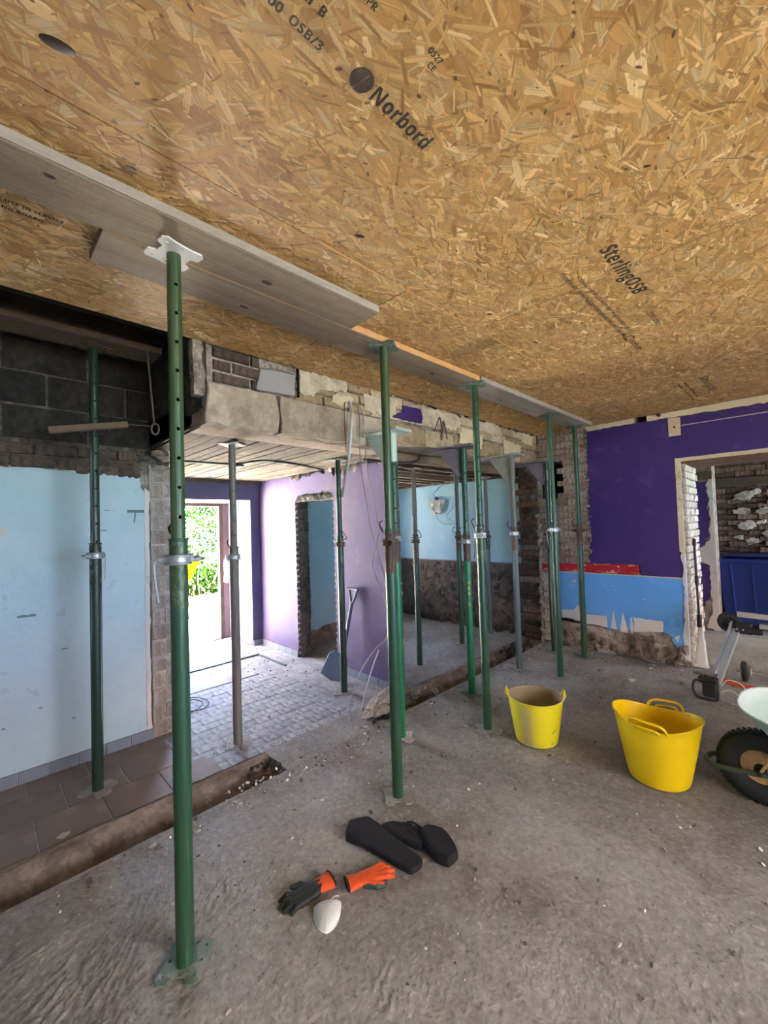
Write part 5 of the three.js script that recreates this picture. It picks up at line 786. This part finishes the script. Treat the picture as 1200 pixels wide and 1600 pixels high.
// ---------------------------------------------------------------- blue bin in the far room
{
  const t = thing('wheeled_bin', 'large dark blue plastic bin with ribbed side in the room beyond the doorway', 'bin', [7.5, 0, -0.2]);
  const blue = mat({ color: 0x17337a, roughness: 0.45, bumpMap: fineBump, bumpScale: 0.001 }), dark = mat({ color: 0x16306f, roughness: 0.5 });
  const ringB = (sx, sz, y) => [[-sx, y, -sz], [sx, y, -sz], [sx, y, sz], [-sx, y, sz]];
  const body = loft([ringB(0.01, 0.01, 0.06), ringB(0.33, 0.6, 0.06), ringB(0.39, 0.66, 0.86), ringB(0.41, 0.68, 0.865), ringB(0.41, 0.68, 0.9), ringB(0.375, 0.645, 0.9), ringB(0.32, 0.58, 0.1), ringB(0.01, 0.01, 0.1)], 0, 4).toNonIndexed(); body.computeVertexNormals(); part('body', t, body, blue);
  for (let i = 0; i < 6; i++) part('rib', t, bar([-0.335, 0.1, -0.5 + i * 0.2], [-0.395, 0.84, -0.53 + i * 0.212], 0.02, 0.026), i % 2 ? dark : blue);
  part('rim', t, rbox(0.05, 0.05, 1.4, 0.015).translate(-0.41, 0.885, 0), blue); part('rim', t, rbox(0.05, 0.05, 1.4, 0.015).translate(0.41, 0.885, 0), blue); part('lid', t, rbox(0.5, 0.02, 1.3, 0.008).translate(0.16, 0.918, 0), dark);
  for (const [x, z] of [[-0.26, -0.5], [0.26, -0.5], [-0.26, 0.5], [0.26, 0.5]]) part('wheel', t, new THREE.CylinderGeometry(0.05, 0.05, 0.04, 20).rotateX(Math.PI / 2), M.rubber, [x, 0.05, z]);
}
// ---------------------------------------------------------------- small fixtures, pipes and cables
{ const t = thing('strap_plate', 'cream metal plate with screw holes at the top of the purple wall', 'metal plate', [5.046, 2.395, -0.893], 0);
  const s = shape([[-0.05, -0.092], [0.05, -0.092], [0.052, 0.085], [-0.052, 0.095]]); for (const [x, y, r] of [[-0.035, -0.075, 0.006], [0.035, -0.075, 0.006], [-0.035, 0.07, 0.006], [0.035, 0.07, 0.006], [0, -0.005, 0.011]]) s.holes.push(new THREE.Path().absellipse(x, y, r, r, 0, 7));
  part('plate', t, boxUV(new THREE.ExtrudeGeometry(s, { depth: 0.003, bevelEnabled: true, bevelThickness: 0.001, bevelSize: 0.001, bevelSegments: 1 }).rotateY(-Math.PI / 2)), M.cream); part('bolt', t, new THREE.CylinderGeometry(0.01, 0.01, 0.02, 8).rotateZ(Math.PI / 2), M.black, [0, -0.005, 0]); }
{ const t = thing('angle_strip', 'small grey metal bracket strip nailed to the pale blue wall by the pier', 'bracket', [0.86, 1.655, -3.416]); part('strip', t, box(0.125, 0.02, 0.004), M.slate, [0, 0, 0]); part('tail', t, box(0.008, 0.07, 0.004), M.slate, [-0.015, -0.045, 0], [0, 0, -0.12]); part('nail', t, rod([0.03, 0, 0], [0.03, 0, 0.012], 0.003, 6), M.rust); }
{ const t = thing('stuffed_sack', 'pale grey stuffed sheet wedged into the pocket high in the beam wall', 'sack', [1.385, 2.435, -2.33]); const c = [[-0.14, -0.082], [0.0, -0.078], [0.128, -0.07], [0.132, 0.0], [0.134, 0.086], [0.0, 0.076], [-0.11, 0.062], [-0.125, 0.0]]; const g = cloth(c.map((p) => [p[0], -p[1]]), 0.03, 0.001, 2).rotateX(Math.PI / 2); part('sheet', t, g, mat({ color: 0x9d9896, roughness: 0.8, bumpMap: roughBump, bumpScale: 0.004 }), [0, 0, -0.018]); part('fold', t, tube([[-0.11, 0.05, 0.012], [0.0, 0.066, 0.016], [0.12, 0.07, 0.012]], 0.006, 24, 6), M.cableGrey); }
{ const t = thing('hanging_rod', 'thin rusty rod with a ring hanging in the dark void', 'rod', [0, 0, 0]); part('rod', t, rod([0.78, 2.64, -2.832], [0.805, 2.165, -2.80], 0.006, 8), M.brown); part('ring', t, new THREE.TorusGeometry(0.032, 0.006, 8, 24), M.brown, [0.81, 2.135, -2.80], [0.2, 0.6, 0]); part('tie', t, rod([0.66, 2.143, -2.80], [0.79, 2.15, -2.80], 0.004, 6), M.rust); }
{ const t = thing('timber_batten', 'short weathered batten wired across the dark prop above the blue wall', 'batten', [0, 0, 0]); part('batten', t, bar([0.30, 2.07, -2.86], [0.665, 2.145, -2.82], 0.05, 0.03), M.timber); part('wire', t, tube([[0.52, 2.1, -2.83], [0.455, 2.09, -2.95], [0.528, 2.1, -3.05], [0.60, 2.12, -2.95], [0.54, 2.12, -2.84]], 0.003, 30, 6), M.rust); }
{ const t = thing('ceiling_pipe', 'thin black pipe clipped along the sooty hall ceiling', 'pipe', [0, 0, 0]); part('pipe', t, tube([[1.02, 2.105, -3.82], [1.38, 2.105, -3.76], [1.76, 2.105, -3.72], [1.80, 2.105, -3.5], [1.9, 2.105, -3.34], [2.27, 2.105, -3.42], [2.68, 2.105, -3.6]], 0.009, 80, 8, 0.3), M.cableDark); part('junction', t, new THREE.CylinderGeometry(0.04, 0.036, 0.04, 16), M.cableDark, [1.78, 2.10, -3.68]); for (const [x, z] of [[1.3, -3.775], [2.2, -3.4]]) part('clip', t, box(0.02, 0.014, 0.03, x, 2.112, z), M.rust); }
{ const t = thing('metal_strip', 'twisted silver metal strip hanging from the beam before the hall', 'metal strip', [0, 0, 0]); const P = [[1.965, 2.41, -2.30], [1.958, 2.33, -2.28], [1.945, 2.24, -2.27], [1.93, 2.14, -2.26], [1.885, 1.93, -2.25], [1.83, 1.70, -2.25]].map((p) => V(...p)), c = new THREE.CatmullRomCurve3(P), rings = []; for (let i = 0; i <= 40; i++) { const p = c.getPoint(i / 40), a = 0.7 + 0.5 * Math.sin(i * 0.22), w = 0.011, th = 0.002; rings.push([[p.x + Math.cos(a) * w, p.y, p.z + Math.sin(a) * w], [p.x - Math.sin(a) * th, p.y, p.z + Math.cos(a) * th + 0.006], [p.x - Math.cos(a) * w, p.y, p.z - Math.sin(a) * w], [p.x + Math.sin(a) * th, p.y, p.z - Math.cos(a) * th]]); } part('strip', t, loft(rings, 0, 4), M.silver); part('nail', t, rod([1.965, 2.40, -2.345], [1.965, 2.40, -2.29], 0.004, 6), M.rust); }
const wire = (label, pts, r, m, name = 'hanging_cable') => tag(mesh(name, tube(pts, r, 90, 6), m), label, 'cable');
wire('brown cable dangling in a loop from the beam beside the silver strip', [[1.96, 2.41, -2.335], [1.915, 2.37, -2.30], [1.90, 2.2, -2.29], [1.915, 2.08, -2.30], [1.93, 2.03, -2.31]], 0.004, M.rust);
wire('thin dark cable tied across nails on the beam, falling in front of the lilac wall', [[2.0, 2.40, -2.33], [2.03, 2.385, -2.30], [2.045, 2.3, -2.29], [2.04, 2.0, -2.29], [2.08, 1.75, -2.30], [2.15, 1.45, -2.31], [2.24, 1.2, -2.31], [2.29, 1.02, -2.31]], 0.0035, M.cableGrey);
wire('long white cable hanging from the beam and trailing onto the hall floor', [[2.07, 2.42, -2.33], [2.065, 2.3, -2.27], [2.06, 1.9, -2.24], [2.15, 1.5, -2.23], [2.17, 1.42, -2.26], [2.10, 1.22, -2.26], [2.13, 1.12, -2.26], [2.21, 0.98, -2.26], [2.25, 0.78, -2.26], [2.235, 0.65, -2.27], [2.13, 0.58, -2.29], [2.02, 0.44, -2.33], [1.98, 0.25, -2.4], [2.0, 0.1, -2.44], [2.04, 0.012, -2.46], [2.10, 0.01, -2.47]], 0.0036, M.cablePale);
wire('short white cable branching off the long white one near the floor', [[2.145, 0.575, -2.265], [2.12, 0.45, -2.31], [2.10, 0.25, -2.38], [2.12, 0.1, -2.45], [2.16, 0.012, -2.5]], 0.004, M.cableWhite);
wire('tangle of dark cables hanging on the beam right of the purple patch', [[2.98, 2.33, -2.325], [3.03, 2.44, -2.315], [3.05, 2.46, -2.31], [3.07, 2.36, -2.31], [3.06, 2.25, -2.31], [3.09, 2.38, -2.31], [3.1, 2.44, -2.312], [3.13, 2.36, -2.31], [3.16, 2.28, -2.32]], 0.005, M.rust);
wire('bent black pipe end under the beam beside the mauve bracket', [[2.5, 2.09, -2.75], [2.75, 2.085, -2.72], [2.95, 2.08, -2.66], [3.02, 2.10, -2.58], [3.04, 2.14, -2.55]], 0.013, M.cableDark, 'pipe_end');
wire('grey wire slanting down across the blue wash room wall', [[4.45, 2.1, -2.95], [4.42, 1.95, -3.0], [4.46, 1.72, -3.2], [4.7, 1.6, -3.5], [5.1, 1.55, -3.75], [5.19, 1.5, -3.7]], 0.003, M.cableGrey);
wire('black cable coiled loosely on the hall pavers', [[1.12, 0.012, -3.72], [1.3, 0.014, -3.95], [1.42, 0.016, -3.9], [1.47, 0.014, -3.74], [1.4, 0.012, -3.62], [1.3, 0.012, -3.64], [1.27, 0.014, -3.76], [1.36, 0.02, -3.86], [1.42, 0.02, -3.78], [1.38, 0.018, -3.66], [1.2, 0.012, -3.58], [1.08, 0.01, -3.6]], 0.0045, M.cableDark, 'floor_cable');
{ const t = thing('wall_lamp', 'frosted glass double wall lamp hanging by its wires on the blue wash room wall', 'lamp', [5.165, 1.79, -4.03]); const s = new THREE.Shape([[-0.155, 0.06], [0.155, 0.06], [0.135, -0.03], [0.07, -0.13], [0, -0.155], [-0.07, -0.13], [-0.135, -0.03]].map((p) => new THREE.Vector2(...p)));
  part('shade', t, boxUV(new THREE.ExtrudeGeometry(s, { depth: 0.008, bevelEnabled: true, bevelThickness: 0.004, bevelSize: 0.006, bevelSegments: 2 }).rotateY(-Math.PI / 2)), mat({ color: 0xe2e0d0, roughness: 0.35, transmission: 0.4 }));
  for (const z of [-0.075, 0.075]) { part('bulb', t, new THREE.SphereGeometry(0.024, 18, 12).scale(1, 1.1, 1), mat({ color: 0xf6f3e4, roughness: 0.1 }), [-0.03, 0.0, z]); part('candle_tube', t, new THREE.CylinderGeometry(0.011, 0.011, 0.07, 12), M.white, [-0.03, -0.055, z]); }
  part('mount', t, rbox(0.03, 0.04, 0.05, 0.006).translate(-0.01, 0.09, 0), M.black); part('finial', t, new THREE.SphereGeometry(0.014, 12, 8).scale(1, 0.8, 1.4), M.brown, [-0.02, -0.135, 0]);
  part('flex', t, tube([[-0.01, 0.1, 0], [-0.02, 0.16, -0.05], [-0.02, 0.22, 0.02], [0.0, 0.29, 0.1], [0.01, 0.31, 0.2]], 0.004, 30, 6), M.cableDark); part('loose_wire', t, tube([[-0.02, -0.05, -0.05], [-0.01, -0.2, 0.0], [0.0, -0.3, 0.1], [0.01, -0.31, 0.3], [0.02, -0.32, 0.42]], 0.003, 40, 6), M.cableDark); }
for (const [z, l] of [[-1.315, 'short dark pipe stub at the foot of the blue dado, nearer the brick corner'], [-1.17, 'short dark pipe stub at the foot of the blue dado, nearer the doorway']]) { const t = thing('pipe_stub', l, 'pipe', [4.985, 0.1, z], 0, 'pipe stubs in the dado footing'); part('pipe', t, latheGeo([[0.012, 0], [0.019, 0], [0.019, 0.17], [0.012, 0.17], [0.012, 0.02]], 16), M.brown); part('olive_ring', t, latheGeo([[0.019, 0.1], [0.024, 0.1], [0.024, 0.13], [0.019, 0.13]], 16), M.rust); }
wire('grey bent pipe lying along the foot of the blue dado', [[4.98, 0.13, -1.27], [4.95, 0.05, -1.26], [4.92, 0.025, -1.2], [4.91, 0.022, -1.12]], 0.012, M.cableGrey, 'bent_pipe').userData.category = 'pipe';

// ---------------------------------------------------------------- rubble and dust
{ const t = thing('plaster_chunk', 'long white chunk of broken plaster at the end of the lilac wall', 'plaster chunk', [2.41, 0.0, -2.53], 0.25); part('chunk', t, rockGeo(301, 2, 1).scale(0.25, 0.05, 0.075), M.pale[3], [0, 0.05, 0], [0, 0, 0.12]); part('chunk', t, rockGeo(303, 2, 1).scale(0.12, 0.035, 0.06), M.pale[0], [-0.1, 0.03, 0.07]); part('lath_scrap', t, bar([-0.2, 0.02, 0.02], [-0.05, 0.06, 0.12], 0.03, 0.008), M.timber); }
{ const r = rng(77); for (let i = 0; i < 9; i++) { const lab = ['charred scrap by the white plaster chunk, closest to the cable end', 'charred flake beside the white plaster chunk, on its hall side', 'black curled scrap lying against the white plaster chunk', 'black crumb among the rubble at the wall end', 'dark splinter of charred wood beside the plaster chunk', 'curled black strip on the rubble at the wall end', 'small black clod behind the brown-sleeved prop', 'charred stub touching the pale green bracketed prop', 'flat black flake at the edge of the trench by the wall end'][i]; const m = tag(mesh('charred_scrap', rockGeo(320 + i, 1, 0.5), M.black), lab, 'scrap', 'charred scraps by the broken wall end'); m.scale.set(0.015 + r() * 0.03, 0.018 + r() * 0.02, 0.01 + r() * 0.02); m.position.set(2.16 + i * 0.033 + r() * 0.03, 0.014, -2.365 + (r() - 0.5) * 0.05); m.rotation.y = r() * 6; } }
for (const [x, z, s, l] of [[0.328, -2.665, 0.02, 'bright white flake on the dark tiles before the trench'], [0.616, -2.262, 0.013, 'small white chip at the edge of the trench behind the nearest prop'], [0.805, -2.2, 0.011, 'small white chip on the concrete just right of the nearest prop'], [0.84, -1.82, 0.009, 'small pale chip between the nearest prop and the black glove'], [1.62, -0.42, 0.009, 'white pebble alone on the open concrete past the black garments'], [1.12, -0.29, 0.009, 'pale stone chip nearest the camera on the bare concrete'], [2.05, -0.02, 0.011, 'white pebble far along the concrete towards the wheelbarrow side'], [4.28, -1.18, 0.03, 'thin white sliver on the floor before the blue dado']]) { const m = tag(mesh('plaster_flake', rockGeo(Math.round(x * 100 + 400), 1, 0.6), M.white), l, 'plaster flake'); m.scale.set(s * 1.3, s * 0.7, s); m.position.set(x, s * 0.35, z); }
function debris(name, label, n, put, mats, s0, s1) {
  const im = new THREE.InstancedMesh(rocks[2], mats, n), r = rng(n + 5), o = new THREE.Object3D(), c = new THREE.Color(); im.name = numbered(name); shade(im);
  for (let i = 0; i < n; i++) { const p = put(r), s = s0 + (s1 - s0) * r() ** 3; o.position.set(p[0], s * 0.25, p[1]); o.rotation.set(r() * 3, r() * 6, 0); o.scale.set(s * (0.7 + r()), s * 0.6, s); o.updateMatrix(); im.setMatrixAt(i, o.matrix); const k = r(); im.setColorAt(i, k < 0.4 ? c.setRGB(0.09, 0.08, 0.07) : k < 0.75 ? c.setRGB(0.3, 0.28, 0.25) : c.setRGB(0.72, 0.7, 0.66)); }
  im.userData = { label, category: 'debris', kind: 'stuff' }; scene.add(im); return im;
}
const chipM = mat({ color: 0xffffff, roughness: 0.9 });
debris('debris', 'crumbs of mortar and dust scattered over the main room floor', 900, (r) => { const z = -2.3 + r() ** 1.6 * 3.4; return [0.2 + r() * 4.7, z]; }, chipM, 0.0025, 0.011);
debris('debris', 'crumbs of mortar and plaster scattered over the hall and wash room floors', 700, (r) => (r() < 0.6 ? [1.1 + r() * 1.5, -2.65 - r() * 2.3] : [2.95 + r() * 2.1, -2.66 - r() * 1.9]), chipM, 0.0025, 0.009);
debris('debris', 'heaped grit along the lip of the trench and the foot of the walls', 700, (r) => { const k = r(); return k < 0.4 ? [1.0 + r() * 1.4, -2.3 + (r() - 0.5) * 0.2] : k < 0.7 ? [3.8 + r() * 1.2, -2.3 + (r() - 0.3) * 0.25] : [4.9 - r() * r() * 0.4, -2.2 + r() * 1.4]; }, chipM, 0.0025, 0.009);

// ---------------------------------------------------------------- garden beyond the door
{
  const t = thing('yellow_skip', 'yellow angular container standing outside beyond the open doorway', 'container', [0, 0, 0]); const y = new THREE.MeshPhysicalMaterial({ color: 0xd9a800, roughness: 0.9, specularIntensity: 0.05 });
  const s = shape([[2.62, 0.1], [2.95, 0.22], [3.32, 0.86], [3.2, 1.0], [2.9, 1.14], [2.55, 1.12]], [[[2.66, 0.2], [2.66, 1.04], [2.88, 1.06], [3.2, 0.86], [2.9, 0.3]]]);
  part('hopper_side', t, boxUV(new THREE.ExtrudeGeometry(shape([[2.55, 0.08], [2.95, 0.2], [3.33, 0.88], [2.98, 1.14], [2.52, 1.12]]), { depth: 0.03, bevelEnabled: true, bevelThickness: 0.008, bevelSize: 0.008, bevelSegments: 1 }).translate(0, 0, -8.8)), y);
  part('hopper_side', t, boxUV(new THREE.ExtrudeGeometry(shape([[2.55, 0.08], [2.95, 0.2], [3.33, 0.88], [2.98, 1.14], [2.52, 1.12]]), { depth: 0.03, bevelEnabled: true, bevelThickness: 0.008, bevelSize: 0.008, bevelSegments: 1 }).translate(0, 0, -9.5)), y);
  part('hopper_floor', t, bar([2.95, 0.2, -9.15], [3.33, 0.88, -9.15], 0.7, 0.03), y); part('rim_bar', t, rod([3.33, 0.9, -9.5], [3.33, 0.9, -8.78], 0.025), y); part('foot', t, span(2.55, 2.9, -0.16, 0.12, -9.4, -8.85), M.rust);
}
function hedge(label, x0, x1, z, h, n, seed, depth = 0.9) {
  const t = thing('hedge', label, 'hedge', [0, 0, 0]); const r = rng(seed);
  const leaf = new THREE.BufferGeometry(); leaf.setAttribute('position', new THREE.Float32BufferAttribute([0, 0, 0, 0.5, 0.12, 0.3, 1, 0, 0, 0, 0, 0, 1, 0, 0, 0.5, 0.12, -0.3], 3)); leaf.computeVertexNormals();
  const im = new THREE.InstancedMesh(leaf, new THREE.MeshPhysicalMaterial({ color: 0xffffff, roughness: 0.9, transmission: 0.3, thickness: 0, specularIntensity: 0.0, side: THREE.DoubleSide }), n), o = new THREE.Object3D(), c = new THREE.Color(); im.name = 'foliage'; im.userData.kind = 'stuff'; shade(im);
  for (let i = 0; i < n; i++) { const x = lerp(x0, x1, r()), bump = 0.3 * Math.sin(x * 2.3 + seed) + 0.2 * Math.sin(x * 5.1), y = -0.1 + r() * (h + bump), q = r(); o.position.set(x, y, z + (1 - q * q) * depth * (0.7 + 0.3 * Math.sin(y * 4 + x * 3))); o.rotation.set(r() * 6, r() * 6, r() * 6); o.scale.setScalar(0.07 + r() * 0.08); o.updateMatrix(); im.setMatrixAt(i, o.matrix); const k = r(); im.setColorAt(i, k < 0.55 ? c.setRGB(0.007, 0.024, 0.003) : k < 0.85 ? c.setRGB(0.012, 0.035, 0.005) : c.setRGB(0.035, 0.055, 0.018)); }
  t.add(im);
  for (let i = 0; i < 26; i++) { const x = lerp(x0, x1, (i + 0.5) / 26); part('stem', t, tube([[x, -0.18, z + 0.2], [x + (r() - 0.5) * 0.4, h * 0.5, z + 0.3 + r() * 0.2], [x + (r() - 0.5) * 0.8, h * 0.9, z + 0.3]], 0.018, 12, 6), M.joist); }
  return t;
}
hedge('leafy green hedge filling the view through the garden door', 1.6, 8.2, -12.4, 3.6, 15000, 5);
hedge('low grassy shrub at the foot of the hedge beyond the yellow container', 2.6, 6.2, -10.9, 0.7, 2600, 9, 0.5);

RectAreaLightUniformsLib.init();
renderer.render(scene, camera);
